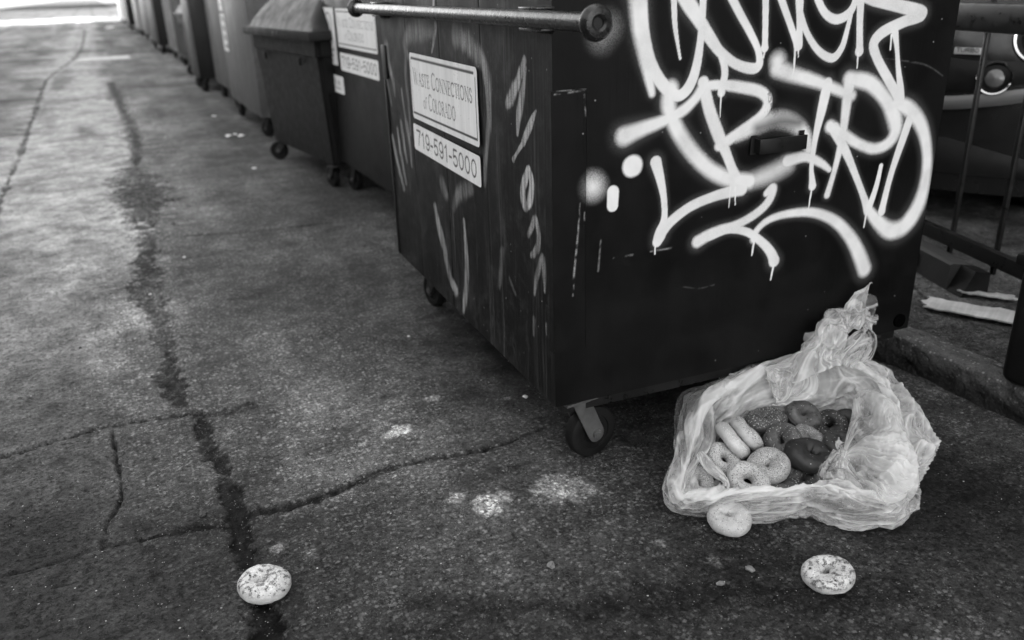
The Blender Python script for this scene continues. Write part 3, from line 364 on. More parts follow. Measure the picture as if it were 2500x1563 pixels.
SANS={'7':(.62,[(SB,[(.08,.93),(.55,.93),(.36,.5),(.26,.05)])]),'1':(.5,[(SB,[(.3,.03),(.3,.95)]),(SB*.8,[(.3,.93),(.12,.76)])]),'9':(.62,[(SB,arc(.32,.66,.21,.28,0,360,20)),(SB,[(.53,.66),(.53,.36)]+arc(.32,.34,.21,.28,0,-150,10))]),
'5':(.62,[(SB,[(.5,.93),(.16,.93),(.13,.52)]),(SB,[(.13,.5)]+arc(.31,.33,.22,.27,110,-150,16))]),'0':(.62,[(SB,arc(.31,.5,.21,.43,0,360,26))]),'-':(.42,[(SB,[(.08,.42),(.34,.42)])]),
'T':(.6,[(SB,[(.3,0),(.3,.95)]),(SB,[(.05,.95),(.55,.95)])]),'U':(.6,[(SB,[(.1,.95),(.1,.3)]+arc(.3,.28,.2,.25,180,360,10)+[(.5,.95)])]),'R':(.6,[(SB,[(.1,0),(.1,.95),(.36,.95)]+arc(.36,.72,.16,.22,80,-90,8)+[(.1,.5)]),(SB,[(.32,.5),(.52,0)])]),
'B':(.6,[(SB,[(.1,0),(.1,.95),(.34,.95)]+arc(.34,.73,.15,.21,80,-90,8)+[(.1,.5)]),(SB,[(.34,.5)]+arc(.34,.26,.18,.24,90,-90,8)+[(.1,.02)])]),'O':(.62,[(SB,arc(.31,.48,.22,.46,0,360,24))])}
def text_strokes(txt,font,x0,y0,x1,h,small=1.):
    """words in strokes fitted between x0 and x1; lower-case style letters after the first of a word are small capitals"""
    wds=[];first=True
    for ch in txt:
        k=1. if (first or small==1. or ch in 'of') else small
        wds.append((ch,k,font[ch][0]*k));first=ch==' '
    tot=sum(q[2] for q in wds)*h;fx=(x1-x0)/tot;x=x0;out=[]
    for ch,k,wd in wds:
        for th,pl in font[ch][1]:
            out.append((.25,1,[(x+px*k*h*fx,y0+py*k*h,th*h*.62*min(1,(.5+fx*.5))) for px,py in pl]))
        x+=wd*h*fx
    return out
def sticker_mat(name,base=.86,ink=.045):
    t=NT(name);p=t.attr('paint');n=t.noise(1,5,.7,t.scale(60,60,2.5));n2=t.noise(9,5,.6);n3=t.noise(150,3,.6)
    b=t.mul(base,t.map(n,.35,.75,1.0,.80));b=t.mul(b,t.map(n2,.3,.7,.92,1.04))
    b=t.mix(t.math('GREATER_THAN',t.mul(n3,n2),.40),b,.2)
    return t.done(t.bsdf(t.mix(p,b,ink),.45,0,None,.4))
M_['sticker']=sticker_mat('white_sticker')
M_['sticker2']=sticker_mat('faded_sticker',.84,.16)
def sticker(parent,name,fr,w,h,strokes,mat,step=.0025,rad=.008):
    """flat sticker: fr maps (x right, y up, out) to the parent's frame"""
    nx=int(w/step)+2;ny=int(h/step)+2;xs=np.linspace(0,w,nx);ys=np.linspace(0,h,ny);U,Vv=np.meshgrid(xs,ys,indexing='ij');x=U.ravel();y=Vv.ravel()
    p=np.zeros_like(x)
    for s,o,pts in strokes: p=np.maximum(p,o*stroke_field(x,y,pts,s,None,False))
    # round the corners by pulling border vertices in
    cx=np.clip(x,rad,w-rad);cy=np.clip(y,rad,h-rad);dx=x-cx;dy=y-cy;d=np.hypot(dx,dy)+1e-9;k=np.where((abs(dx)>0)&(abs(dy)>0)&(d>rad),rad/d,1);x2=cx+dx*k;y2=cy+dy*k
    out=.0012+(fbm(x*25+3,y*25+3,17,2)-.5)*.0008
    V=np.array([fr(a,b,c) for a,b,c in zip(x2,y2,out)])
    return mesh_np(name,V,gridF(nx,ny),mat,parent,True,dict(paint=p))
def big_sign(parent,fr,w,h,mat,cut=None):
    S=[]
    bd=.010
    for (a,b,c,d,r_) in((.02,h-.017,w-.03,h-.017,.0045),(.012,.020,w-.02,.020,.0045),(w-.016,.02,w-.016,h-.03,.003),(.012,.02,.012,h-.02,.0012)): S.append((.15,1,[(a,b,r_),(c,d,r_)]))
    S+=text_strokes('WASTE CONNECTIONS',SERIF,.028,h*.54,w-.045,h*.235,.78)
    S+=text_strokes('of COLORADO',SERIF,w*.20,h*.22,w*.70,h*.235,.80)
    return sticker(parent,'company_sign',fr,w,h,S,mat,.0025,.014)
def phone_sign(parent,fr,w,h,mat):
    return sticker(parent,'phone_sign',fr,w,h,text_strokes('719-591-5000',SANS,.03,h*.2,w-.03,h*.62),mat,.0025,.012)
# ------------------------------------------------------------------ the graffiti dumpster
DW,DL,Z0,ZT=1.2,1.50,.2,1.38
D1=thing('dumpster','black steel dumpster with white graffiti on its end and grey spray on its side','dumpster',(.1056,1.9091,0),.38339)
def dumpster_body():
    xs=np.arange(0,DW+1e-6,.0021);zs=np.concatenate([np.arange(Z0,1.22,.0021),[1.28,ZT]]);U,Vv=np.meshgrid(xs,zs,indexing='ij');x=U.ravel();z=Vv.ravel()
    wob=(fbm(x*60,z*60,21,3)-.5)*.10;p=np.zeros_like(x)
    dens=fbm(x*14,z*14,28,4);spk=fbm(x*240,z*240,29,2)
    for s,o,pts in GRAF:
        v=o*stroke_field(x,z,pts,(s*1.15+.02 if s<.3 else s*1.5+.03),wob*.5 if s>.1 else None)
        if o<.5 and pts[0][2]<.004: v=v*np.clip((fbm(x*70,z*70,25,3)-.38)*4,0,1)*.6
        if pts[0][2]>.008 and len(pts)>2: v=np.maximum(v*(.86+.30*(dens-.25)*(2. if s>.4 else 1.)),.10*o*stroke_field(x,z,[(a,b,c*1.3) for a,b,c in pts],1.6))
        p=np.maximum(p,v)
    p=np.clip(p,0,1)
    wear=np.maximum(.8*stroke_field(x,z,[(.57,.862,.016),(.64,.872,.026),(.70,.865,.018)],1.7),.55*stroke_field(x,z,[(.60,.945,.004),(.615,.91,.010),(.63,.88,.012)],1.,(fbm(x*260,z*160,22,3)-.5)*6))
    y=(fbm(x*2.2+5,z*2.2+5,23,3)-.5)*.010*np.clip(np.minimum(x,DW-x)/.15,0,1)*np.clip((z-Z0)/.12,0,1)
    V1=np.stack([x,y,z],-1);F1=gridF(len(xs),len(zs))
    ys=np.arange(0,DL+1e-6,.003);z2=np.concatenate([np.arange(Z0,1.24,.003),[1.3,ZT]]);U,Vv=np.meshgrid(ys,z2,indexing='ij');yy=U.ravel();zz=Vv.ravel()
    q=np.zeros_like(yy);wb=(fbm(yy*70,zz*12,24,4)-.5)*.9
    for s,o,pts in LEFT: q=np.maximum(q,o*stroke_field(yy,zz,pts,s,wb))
    streak=fbm(yy*130,zz*6,26,4);q*=.85*np.clip(-.30+2.1*streak,0,1.0)*np.clip(.35+1.1*fbm(yy*9,zz*9,30,4),0,1)
    xx=(fbm(yy*3+5,zz*2.0+5,27,3)-.5)*.014*np.clip(np.minimum(yy,DL-yy)/.12,0,1)*np.clip((zz-Z0)/.1,0,1)
    # pressed vertical seams in the side sheet
    for sy in (.44,.80,1.16): xx+=.0013*np.exp(-((yy-sy)/.006)**2)
    V2=np.stack([xx,yy,zz],-1);F2=gridF(len(ys),len(z2))[:,::-1]+len(V1)
    n=len(V1)+len(V2)
    b=[(DW,0,Z0),(DW,DL,Z0),(DW,DL,ZT),(DW,0,ZT),(0,DL,Z0),(0,DL,ZT),(0,0,Z0),(0,0,ZT)]
    F3=np.array([[0,1,2,3],[1,4,5,2],[6,4,1,0]])+n
    V=np.concatenate([V1,V2,np.array(b)]);z_=np.zeros(8)
    # inner liner so that the open mouth has thickness
    return mesh_np('body',V,np.concatenate([F1,F2,F3]),paintmat('graffiti_paint',.0042,1,1.15,.42,True,.13),D1,True,
      dict(paint=np.concatenate([p,q,z_]),side=np.concatenate([np.zeros(len(p)),np.ones(len(q)),np.zeros(8)]),wear=np.concatenate([wear,np.zeros(len(q)),z_])))
dumpster_body()
M_['dump']=paintmat('dark_dumpster_paint',.007,1,.25,.4,False)
M_['dump_light']=paintmat('light_dumpster_paint',.065,.6,1.6,.45,False)
M_['dump_white']=paintmat('white_dumpster_paint',.24,.4,1.6,.45,False)
M_['dump_mid']=paintmat('grey_dumpster_paint',.011,.6,.3,.45,False,.15)
# rim, lid
mb=MB();mb.box((-.02,-.03,ZT),(DW+.02,.02,ZT+.05),.004).box((-.02,DL-.02,ZT),(DW+.02,DL+.03,ZT+.05),.004).box((-.03,.021,ZT),(.02,DL-.021,ZT+.05),.004).box((DW-.02,.021,ZT),(DW+.03,DL-.021,ZT+.05),.004);mb.obj('rim',M_['dump'],D1)
for k in (0,1):
    mb=MB();mb.box((-.05,-.02+k*.76,ZT+.052),(DW+.04,.735+k*.76,ZT+.075),.006)
    for j in range(5): mb.box((-.02,.05+j*.14+k*.76,ZT+.0755),(DW,.10+j*.14+k*.76,ZT+.09),.004)
    mb.obj('lid',M_['black_plastic'],D1)
# corner plates, wrapped round the near edge
def corner_plate():
    xs=np.arange(-.0075,.0825,.0021);zs=np.arange(.357,.9955,.0021);U,Vv=np.meshgrid(xs,zs,indexing='ij');x=U.ravel();z=Vv.ravel();p=np.zeros_like(x)
    for s,o,pts in GRAF:
        if min(q[0] for q in pts)<.16:
            k=.35 if pts[0][2]>.008 else 1
            v=o*k*stroke_field(x,z,pts,s*1.5+.05)
            if o<.5: v=v*np.clip((fbm(x*70,z*70,25,3)-.38)*4,0,1)*.8
            p=np.maximum(p,v)
    # rough bright torch-cut top edge
    p=np.maximum(p,.35*np.clip(1-abs(z-.9945)/.002,0,1)*np.clip((fbm(x*120,z*9,31,3)-.3)*3,0,1))
    y=-.0085+(fbm(x*8,z*8,32,3)-.5)*.002;n=len(x);F=gridF(len(xs),len(zs))
    # returns: side leg and edges
    ys=np.linspace(-.0085,.028,8);U2,V2=np.meshgrid(ys,zs,indexing='ij');b=np.stack([np.full(U2.size,-.0075),U2.ravel(),V2.ravel()],-1)
    e=np.array([(-.0075,-.0085,.9945),(.0815,-.0085,.9945),(.0815,-.001,.9945),(-.0075,-.001,.9945),(.0815,-.0085,.357),(.0815,-.001,.357)]);m=n+len(b)
    F3=np.array([[0,1,2,3],[1,4,5,2]])+m
    mesh_np('corner_plate',np.concatenate([np.stack([x,y,z],-1),b,e]),np.concatenate([F,gridF(8,len(zs))[:,::-1]+n,F3]),bpy.data.materials['graffiti_paint'],D1,True,dict(paint=np.concatenate([p,np.zeros(len(b)+6)]),side=np.concatenate([p*0,np.full(len(b),.6),np.zeros(6)]),wear=np.zeros(m+6)))
corner_plate()
mb=MB();mb.box((-.008,1.44,.9),(-.002,1.499,1.02),.002);mb.box((-.006,1.48,.205),(-.002,1.4985,.895),.001);mb.obj('corner_plate',M_['dump'],D1)
# trunnion bar with flanged ends
by0,by1,bz,bx=-.285,1.70,1.147,-.043
mb=MB();mb.cyl((bx,by0,bz),(bx,by1,bz),.0185,seg=28)
bar=mb.obj('lift_bar',M_['bar_metal'],D1)
for yy,s in ((by0,-1),(by1,1)):
    mb=MB();mb.lathe([(.009,.0),(.011,.010),(.016,.013),(.026,.012),(.0325,.006),(.034,0),(.0325,-.006),(.018,-.010)],Zto((0,s,0),(bx,yy,bz)),36);mb.obj('end_disc',M_['bar_metal'],bar)
    mb=MB();mb.cyl((bx,yy-s*.004,bz),(bx,yy+s*.006,bz),.0125,seg=20);mb.obj('end_hole',M_['black_metal'],bar)
for yy in (.03,1.40):
    mb=MB();mb.box((-.04,yy-.06,bz-.026),(-.001,yy+.06,bz-.0195),.002).box((-.045,yy-.05,bz+.0185),(-.001,yy+.05,bz+.024),.002)
    for k in range(14): mb.cyl((-.008-.002*(k%3),yy-.05+k*.0077,bz-.029),(-.004,yy-.047+k*.0077,bz-.0265),.003,.002,seg=6)
    mb.obj('bar_bracket',M_['bar_metal'],D1)
# side handle of folded strip
mb=MB();
for sx in (.562,.703): mb.box((sx-.0022,-.027,.803),(sx+.0022,-.007,.838))
mb.box((.559,-.0312,.802),(.706,-.0272,.8385),.001);mb.box((.548,-.0068,.798),(.566,-.0055,.846)).box((.699,-.0068,.798),(.716,-.0055,.846)).obj('handle',M_['black_metal'],D1)
mb=MB();mb.cyl((1.158,-.0065,.232),(1.158,.004,.232),.021,seg=30).obj('drain_hole',simple('hole_black',.001,.9,0,.1,20,0,.02),D1)  # flat black disc for an open hole, its inner shade painted on
big_sign(D1,lambda x,y,o:(-o-.004,1.125-x,.797+y-.004*x),.655,.217,M_['sticker'])
phone_sign(D1,lambda x,y,o:(-o-.004,1.135-x,.688+y-.012*x),.665,.090,M_['sticker'])
caster(D1,(.130,.055,0),-1.40,r=.076,trail=.050,fm='zinc')
caster(D1,(.10,1.36,0),.2);caster(D1,(1.10,.10,0),-.5);caster(D1,(1.10,1.36,0),.3)
mb=MB();mb.box((.03,.02,.165),(DW-.03,.05,.198)).box((.03,DL-.05,.165),(DW-.03,DL-.02,.198)).box((.04,.06,.18),(DW-.04,DL-.06,.197)).obj('skid',M_['black_metal'],D1,False)
# ------------------------------------------------------------------ the row of bins
def steel_bin(name,label,y0,L,lat,mat,ht=1.36,wd=.88,rot=0,z0=.18,ribs=0,wheels=True,group='bins lined up along the alley',cat='dumpster'):
    e=thing(name,label,cat,W(y0,lat),YAW_AL+rot,group)
    mb=MB();mb.box((0,0,z0),(wd,L,ht),.006);b=mb.obj('body',mat,e)
    mb=MB();mb.box((-.025,-.02,ht),(wd+.02,L+.02,ht+.045),.006);mb.obj('rim',mat,e)
    mb=MB();mb.box((-.03,-.03,ht+.046),(wd+.02,L+.03,ht+.08),.01);mb.obj('lid',M_['black_plastic'],e)
    for k in range(ribs):
        yy=(k+.5)*L/ribs;mb=MB();mb.box((-.035,yy-.05,z0+.04),(-.001,yy+.05,ht-.02),.008);mb.obj('rib',mat,e)
    if wheels:
        for x_,y_ in ((.06,.12),(.06,L-.2),(wd-.1,.12),(wd-.1,L-.2)): caster(e,(x_,y_,0),.5 if y_<1 else .2,zt=z0)
    return e
D2=steel_bin('dumpster','dark dumpster behind the graffiti one with the same company and phone stickers',3.5,2.0,1.29,M_['dump_mid'])
fd=lambda y0,z:(lambda x,y,o:(-o-.001,y0-x-3.5,z+y))
big_sign(D2,fd(5.15,.90),.80,.215,M_['sticker2']);phone_sign(D2,fd(5.14,.767),.78,.102,M_['sticker'])
w,h=.285,.33
S=[(.3,.8,[(px,py,.006) for px,py in arc(w*.5,h*.76,.07,.05,-60,240)]),(.3,.8,[(px,py,.006) for px,py in arc(w*.5,h*.50,.07,.05,-200,40)])]
S+=[(.3,.9,[(w*.42,h*.80,.006),(w*.5,h*.66,.008),(w*.58,h*.78,.005)]),(.3,.7,[(w*.25,h*.62,.004),(w*.75,h*.62,.004)]),(.3,.7,[(.06,.09,.008),(.22,.09,.008)]),(.3,.7,[(.09,.055,.007),(.19,.055,.007)]),(.3,.7,[(.10,.025,.006),(.18,.025,.006)])]
sticker(D2,'notice_sticker',fd(5.49,.787),w,h,S,M_['sticker2'],.005)
S=[(.3,.6,[(.05+.09*k,.065+.01*(k%2),.012),(.08+.09*k,.06,.012)]) for k in range(3)]+[(.3,.5,[(.08,.03,.006),(.28,.028,.006)])]
sticker(D2,'torn_sticker',fd(5.478,.622),.36,.105,S,M_['sticker2'],.005)
# plastic container with a domed lid
B3=thing('plastic_bin','black plastic wheeled bin with a domed grey lid between two dumpsters','bin',W(5.33,1.20),YAW_AL+.105,'bins lined up along the alley')
def plastic_bin(e,L,wd,z0,zt,taper=.045):
    bm=bmesh.new();mb=MB()
    def ring(i,z): return [(i,i,z),(wd-i,i,z),(wd-i,L-i,z),(i,L-i,z)]
    A_=[[mb.bm.verts.new(q) for q in ring(i,z)] for i,z in ((taper,z0),(.0,zt-.1),(-.012,zt-.095),(-.012,zt))]
    mb.bm.faces.new(A_[0][::-1])
    for a,b in zip(A_,A_[1:]):
        for k in range(4): mb.bm.faces.new((a[k],a[(k+1)%4],b[(k+1)%4],b[k]))
    mb.bm.faces.new(A_[-1])
    bmesh.ops.bevel(mb.bm,geom=[x for x in mb.bm.edges if abs(x.verts[0].co.z-x.verts[1].co.z)>.05],offset=.03,segments=3,affect='EDGES')
    b=mb.obj('body',M_['black_plastic'],e)
    for yy in (.3,L-.35):
        mb=MB();mb.box((-.03,yy,zt-.16),(-.012,yy+.05,zt-.115),.005).obj('grip',M_['black_plastic'],b)
    # lid: flat brim + dome
    nu,nv=40,28;U,Vv=np.meshgrid(np.linspace(0,1,nu),np.linspace(0,1,nv),indexing='ij')
    y=-.05+U*(L+.10);x=-.06+Vv*(wd+.1)
    dd=np.minimum(1,np.minimum(np.minimum(U,1-U)*(L+.1)/.42,np.minimum(Vv,1-Vv)*(wd+.1)/.34));dome=np.sin(np.clip((dd-.12)/.88,0,1)*PI/2)**.8
    z=zt+.055+dome*.26
    top=np.stack([x,y,z],-1).reshape(-1,3)
    o=mesh_np('lid',top,gridF(nu,nv),M_['grey_plastic'],e)
    mb=MB();mb.box((-.062,-.052,zt+.0),(wd+.042,L+.052,zt+.0545),.012).obj('lid_brim',M_['grey_plastic'],o)
    for yy in (.42*L,.48*L):
        mb=MB();mb.cyl((-.066,yy,zt+.03),(-.06,yy,zt+.03),.012,seg=12).obj('rivet',M_['zinc'],o)
    for x_,y_ in ((.06,L-.08),(.06,.14),(wd-.08,.14),(wd-.08,L-.1)): caster(e,(x_,y_,0),.9 if y_>.5 else .1,zt=z0)
plastic_bin(B3,1.42,.84,.15,.93)
L1=steel_bin('dumpster','pale scratched dumpster with a tall white notice just past the domed bin',7.72,1.85,1.18,M_['dump_light'],ht=1.3)
fl=lambda y0,z,b:(lambda x,y,o:(-o-.001,y0-x-b,z+y))
S=[(.3,.8,[(.12+.1*(k%3),.32-.09*(k//3),.028),(.17+.1*(k%3),.30-.09*(k//3),.022)]) for k in range(9)]
S+=[(.3,.8,[(.15,.05,.02),(.5,.05,.02)])]
sticker(L1,'notice_sticker',fl(9.53,.66,7.72),.33,.36,[(s,o,[(x*.75,y,r) for x,y,r in p]) for s,o,p in S],M_['sticker2'],.006)
sticker(L1,'small_sticker',fl(9.50,1.05,7.72),.26,.12,[(.3,.5,[(.05,.06,.01),(.2,.06,.01)])],M_['sticker2'],.006)
steel_bin('dumpster','pale plain dumpster, second of the light pair past the domed bin',9.9,1.6,1.26,M_['dump_light'],ht=1.3)
steel_bin('dumpster','short black dumpster squeezed between pale ones',12.0,1.0,1.12,M_['dump'],ht=1.4)
B4=thing('plastic_bin','black plastic wheeled bin with domed lid, farther along the row','bin',W(13.3,1.22),YAW_AL,'bins lined up along the alley');plastic_bin(B4,1.7,.84,.17,.9)
steel_bin('dumpster','pale dumpster with upright ribs behind the farther plastic bin',15.2,1.9,1.31,M_['dump_light'],ribs=4)
steel_bin('dumpster','light ribbed dumpster, last pale one before the dark group',17.4,2.0,1.33,M_['dump_white'],ribs=3)
steel_bin('dumpster','dark grey dumpster, nearest of the dark group far down the alley',20.6,2.9,1.20,M_['dump_mid'])
steel_bin('dumpster','tall black dumpster, last of the dark group far down the alley',25.2,3.0,1.28,M_['dump'],ht=1.5)
steel_bin('dumpster','narrow pale dumpster in the distance beyond the black ones',30.6,2.6,1.28,M_['dump_white'])
steel_bin('dumpster','dark dumpster next to the white bin at the far end',36.5,3,1.2,M_['dump_mid'])
steel_bin('dumpster','white bin farthest away beside the sunlit pavement',44.5,5.0,1.22,simple('white_bin_paint',.75,.5,0,.1,3),ht=1.7)
# ------------------------------------------------------------------ fence
F0=W(2.98,3.19);F1=W(1.10,2.60);fdv=Vector((F1[0]-F0[0],F1[1]-F0[1],0));FLn=fdv.length;fang=math.atan2(fdv.y,fdv.x)
FE=thing('metal_fence','black metal picket fence with thick top rail right of the graffiti dumpster','fence',F0,fang)
mb=MB();mb.box((0,-.015,.195),(FLn,.015,.25),.003).obj('bottom_rail',M_['black_metal'],FE)
mb=MB();mb.box((0,-.03,1.005),(FLn,.03,1.105),.012).obj('top_rail',M_['black_metal'],FE)
k=0;xx=.05
while xx<FLn:
    mb=MB();mb.box((xx-.009,.0155,.150),(xx+.009,.0305,1.0),.002).box((xx-.009,.0155,1.106),(xx+.009,.0305,1.45),.002);mb.obj('picket',M_['black_metal'],FE);xx+=.262
for xx in (.0,FLn):
    mb=MB();mb.box((xx-.03,-.03,.06),(xx+.03,.03,1.0),.003).box((xx-.07,-.07,.06),(xx+.07,.07,.098),.003).obj('post',M_['black_metal'],FE)
# block under the fence
BK=thing('wheel_stop','dark battered block with a grey inset lying under the fence','block',W(2.17,2.86,.082),YAW_AL-.33)
mb=MB();mb.prism([(-.045,0),(.06,0),(.06,.09),(-.03,.105),(-.045,.1)],Matrix(((1,0,0,0),(0,0,1,-.18),(0,1,0,0),(0,0,0,1))),.62)
mb.obj('body',M_['wood'],BK,False)
mb=MB();mb.prism([(-.048,.03),(-.051,.03),(-.051,.088),(-.048,.088)],Matrix(((1,0,0,0),(0,0,1,.02),(0,1,0,0),(0,0,0,1))),.34).obj('inset_panel',simple('grey_inset',.09,.5),BK,False)
mb=MB();mb.prism([(-.045,0),(.06,0),(.06,.09),(.0,.10)],Matrix(((1,0,0,0),(0,0,1,-.27),(0,1,0,0),(0,0,0,1))),.088).obj('end_wedge',M_['black_plastic'],BK,False)
# cardboard
t=NT('cardboard');n=t.noise(1,4,.6,t.scale(60,4,1));n2=t.noise(7,4);M_['card']=t.done(t.bsdf(t.mul(.44,t.mul(t.map(n,.3,.7,.8,1.15),t.map(n2,.3,.7,.75,1.15))),.8))
def card(name,label,al_,la_,rot,Lx,Ly,z=.098,cat='cardboard'):
    e=tag(mesh_card(name,Lx,Ly),label,cat);e.location=W(al_,la_,z);e.rotation_euler=(0,0,rot);return e
def mesh_card(name,Lx,Ly):
    nx,ny=60,16;U,Vv=np.meshgrid(np.linspace(0,1,nx),np.linspace(0,1,ny),indexing='ij');x=(U-.5)*Lx;y=(Vv-.5)*Ly
    y=y+(fbm(U*9,Vv*0,81,3)-.5)*.022*(Vv>.9)+(fbm(U*9,Vv*0,82,3)-.5)*.02*(Vv<.1);x=x+(fbm(Vv*6,U*0,83,2)-.5)*.05*((U<.05)*1.+(U>.95))
    z=.004+np.abs(((U*3)%1)-.5)*.005+fbm(U*6,Vv*6,84,3)*.004
    T=np.stack([x,y,z],-1).reshape(-1,3);Bt=T-[0,0,.005]
    n=len(T);F=gridF(nx,ny);Fb=F[:,::-1]+n
    i=np.arange(nx-1);j=np.arange(ny-1);e=[np.stack([(i+1)*ny,i*ny,i*ny+n,(i+1)*ny+n],-1),np.stack([i*ny+ny-1,(i+1)*ny+ny-1,(i+1)*ny+ny-1+n,i*ny+ny-1+n],-1),np.stack([j,j+1,j+1+n,j+n],-1),np.stack([(nx-1)*ny+j+1,(nx-1)*ny+j,(nx-1)*ny+j+n,(nx-1)*ny+j+1+n],-1)]
    return mesh_np(name,np.concatenate([T,Bt]),np.concatenate([F,Fb]+e),M_['card'],None,False)
card('flattened_carton','flattened pale cardboard strip lying on the pavement behind the kerb',1.775,2.625,-.63,.34,.12)
card('cardboard_scrap','small printed cardboard scrap behind the larger flattened strip',1.87,2.80,-.5,.17,.045)
card('flattened_carton','pale flat board lying across the alley far down the row',20.2,.05,YAW_AL,.98,1.1,.004,'board')
# bin at the right edge
RB=thing('plastic_bin','black rounded plastic bin cut off by the right edge of the photo','bin',W(1.375,2.172,.112),YAW_AL+.1)
mb=MB();mb.box((0,-.5,.0),(.42,0,.35));es=list(mb.bm.edges);bmesh.ops.bevel(mb.bm,geom=es,offset=.03,segments=4,affect='EDGES',profile=.5);mb.obj('body',M_['black_plastic'],RB)
mb=MB();mb.box((-.012,-.515,.352),(.435,.012,.385),.01).obj('lid',M_['black_plastic'],RB)
# ------------------------------------------------------------------ car behind the fence
CRX=thing('parked_car','dark parked car facing the fence, round lamps and pale bumper band showing','car',(1.73,4.19,.082),math.atan2(.643,.766))
# local +x runs back along the car (nose at x=0), +y = side shown at the right of the photo (negative here is the other side)
M_['car']=simple('dark_car_paint',.012,.2,0,.15,5);M_['chrome']=simple('chrome',.5,.12,1,.1,5);M_['lens']=simple('lamp_glass',.10,.1,0,.3,40,.0005)
M_['band']=simple('pale_bumper',.10,.35,0,.1,5)
def nose(t,z): return .14*abs(t/.85)**3+.07*((z-.55)/.4)**2
def car():
    nx,ny,nz=48,28,14
    mb=MB();bm=mb.bm
    r=bmesh.ops.create_cube(bm,size=1);bmesh.ops.subdivide_edges(bm,edges=bm.edges[:],cuts=23,use_grid_fill=True)
    for v in bm.verts:
        x=(v.co.x+.5)*3.7;y=v.co.y*1.7;z=.16+(v.co.z+.5)*.90
        if v.co.z>.45: z-=.16*max(0,1-x/.9)**2+.10*max(0,(x-3.1)/.6)**2
        k=(z-.16)/.9;x+=nose(y,z)*max(0,1-x/1.2);x-=.12*abs(y/.85)**3*max(0,(x-2.8)/.9)
        y*=1-.07*k*k-.05*(1-k)**2
        for cx in (.72,3.05):
            d=math.hypot(x-cx,z-.30)
            if d<.34 and abs(y)>.6: y*=.80
        v.co=(x,-y,z)
    mb.obj('body',M_['car'],CRX)
    mb=MB();A_=[]
    for z,x0,x1,yw in ((1.03,1.0,3.55,.76),(1.25,1.45,3.45,.68),(1.44,1.75,3.2,.58)):
        A_.append([mb.bm.verts.new(q) for q in ((x0,-yw,z),(x1,-yw,z),(x1,yw,z),(x0,yw,z))])
    for a,b in zip(A_,A_[1:]):
        for k in range(4): mb.bm.faces.new((a[k],a[(k+1)%4],b[(k+1)%4],b[k]))
    mb.bm.faces.new(A_[-1]);mb.obj('window_glass',M_['glass'],CRX,False)
    mb=MB();mb.box((1.72,-.6,1.441),(3.25,.6,1.49),.03).obj('roof',M_['car'],CRX)
    for cx in (.72,3.05):
        for s in (-1,1):
            Mx=Zto((0,s,0),(cx,s*.72,.31));mb=MB();mb.lathe([(.19,-.09),(.27,-.1),(.31,-.07),(.31,.07),(.27,.1),(.19,.09)],Mx,40);w_=mb.obj('wheel',M_['rubber'],CRX)
            mb=MB();mb.lathe([(.001,.06),(.05,.07),(.17,.05),(.195,.085),(.19,-.05)],Mx,30).obj('rim',M_['zinc'],w_)
    def at(t,z,off=.0): return Vector((nose(t,z)-off,-t,z))
    def nrm(t,z):
        dt=(nose(t+.01,z)-nose(t-.01,z))/.02;dz=(nose(t,z+.01)-nose(t,z-.01))/.02;return Vector((-1,-dt,dz)).normalized()*1
    def lamp(t,z,r,name,tilt=0):
        n=nrm(t,z);n=Vector((n.x,-abs(n.y)*(1 if t>0 else -1),.12)).normalized();Mx=Zto(n,at(t,z,.012))
        mb=MB();mb.lathe([(r*.95,-.02),(r*1.08,.0),(r*1.02,.012),(r*.94,.008),(r*.9,-.02)],Mx,48);h=mb.obj(name,M_['chrome'],CRX)
        mb=MB();mb.lathe([(r*.9,.0),(r*.75,-.012),(r*.62,-.008)],Mx,40).obj('bezel',M_['black_metal'],h)
        mb=MB();mb.lathe([(.001,.014),(r*.3,.011),(r*.55,.002),(r*.62,-.01)],Mx,40).obj('lens',M_['lens'],h)
    for s in (1,-1):
        lamp(s*.60,.69,.068,'fog_lamp');lamp(s*.735,.86,.105,'headlight')
    # pale band and lower mouth follow the nose
    T=np.linspace(-.84,.84,61)
    def strip(name,zlo,zhi,off,mat):
        V=[];
        for t in T:
            a,b=zlo(t),zhi(t)
            for f in (0,.25,.5,.75,1):
                z=a+(b-a)*f;V.append((nose(t,z)-off-.012*math.sin(PI*f),-t,z))
        return mesh_np(name,V,gridF(61,5)[:,::-1],mat,CRX)
    up=lambda t:.10*max(0,abs(t)-.42)**1.3*2.2
    strip('bumper_band',lambda t:.545+up(t),lambda t:.605+up(t)-.0*t,.012,M_['band'])
    strip('grille_panel',lambda t:.625+up(t),lambda t:.76+.10*max(0,.5-abs(t)),.004,M_['black_plastic'])
    strip('lower_grille',lambda t:.25,lambda t:.42-.25*max(0,abs(t)-.45),.004,simple('mesh_black',.004,.7))
    # badge with raised letters
    tb,zb=.47,.80;bd=[]
    mb=MB();mb.box((nose(tb,zb)-.012,-tb-.058,zb-.006-.008),(nose(tb,zb)-.004,-tb+.058,zb+.014),.002);b=mb.obj('badge',simple('badge_silver',.4,.4,0,.1,30),CRX)
    mb=MB()
    for s,o,pts in text_strokes('TURBO',SANS,-.05,-.008,.05,.018):
        P=[Vector((nose(tb,zb)-.0135,-tb-x,zb+.003+y)) for x,y,_ in pts]
        mb.tube(P,.0014,6)
    mb.obj('lettering',M_['black_metal'],b)
car()
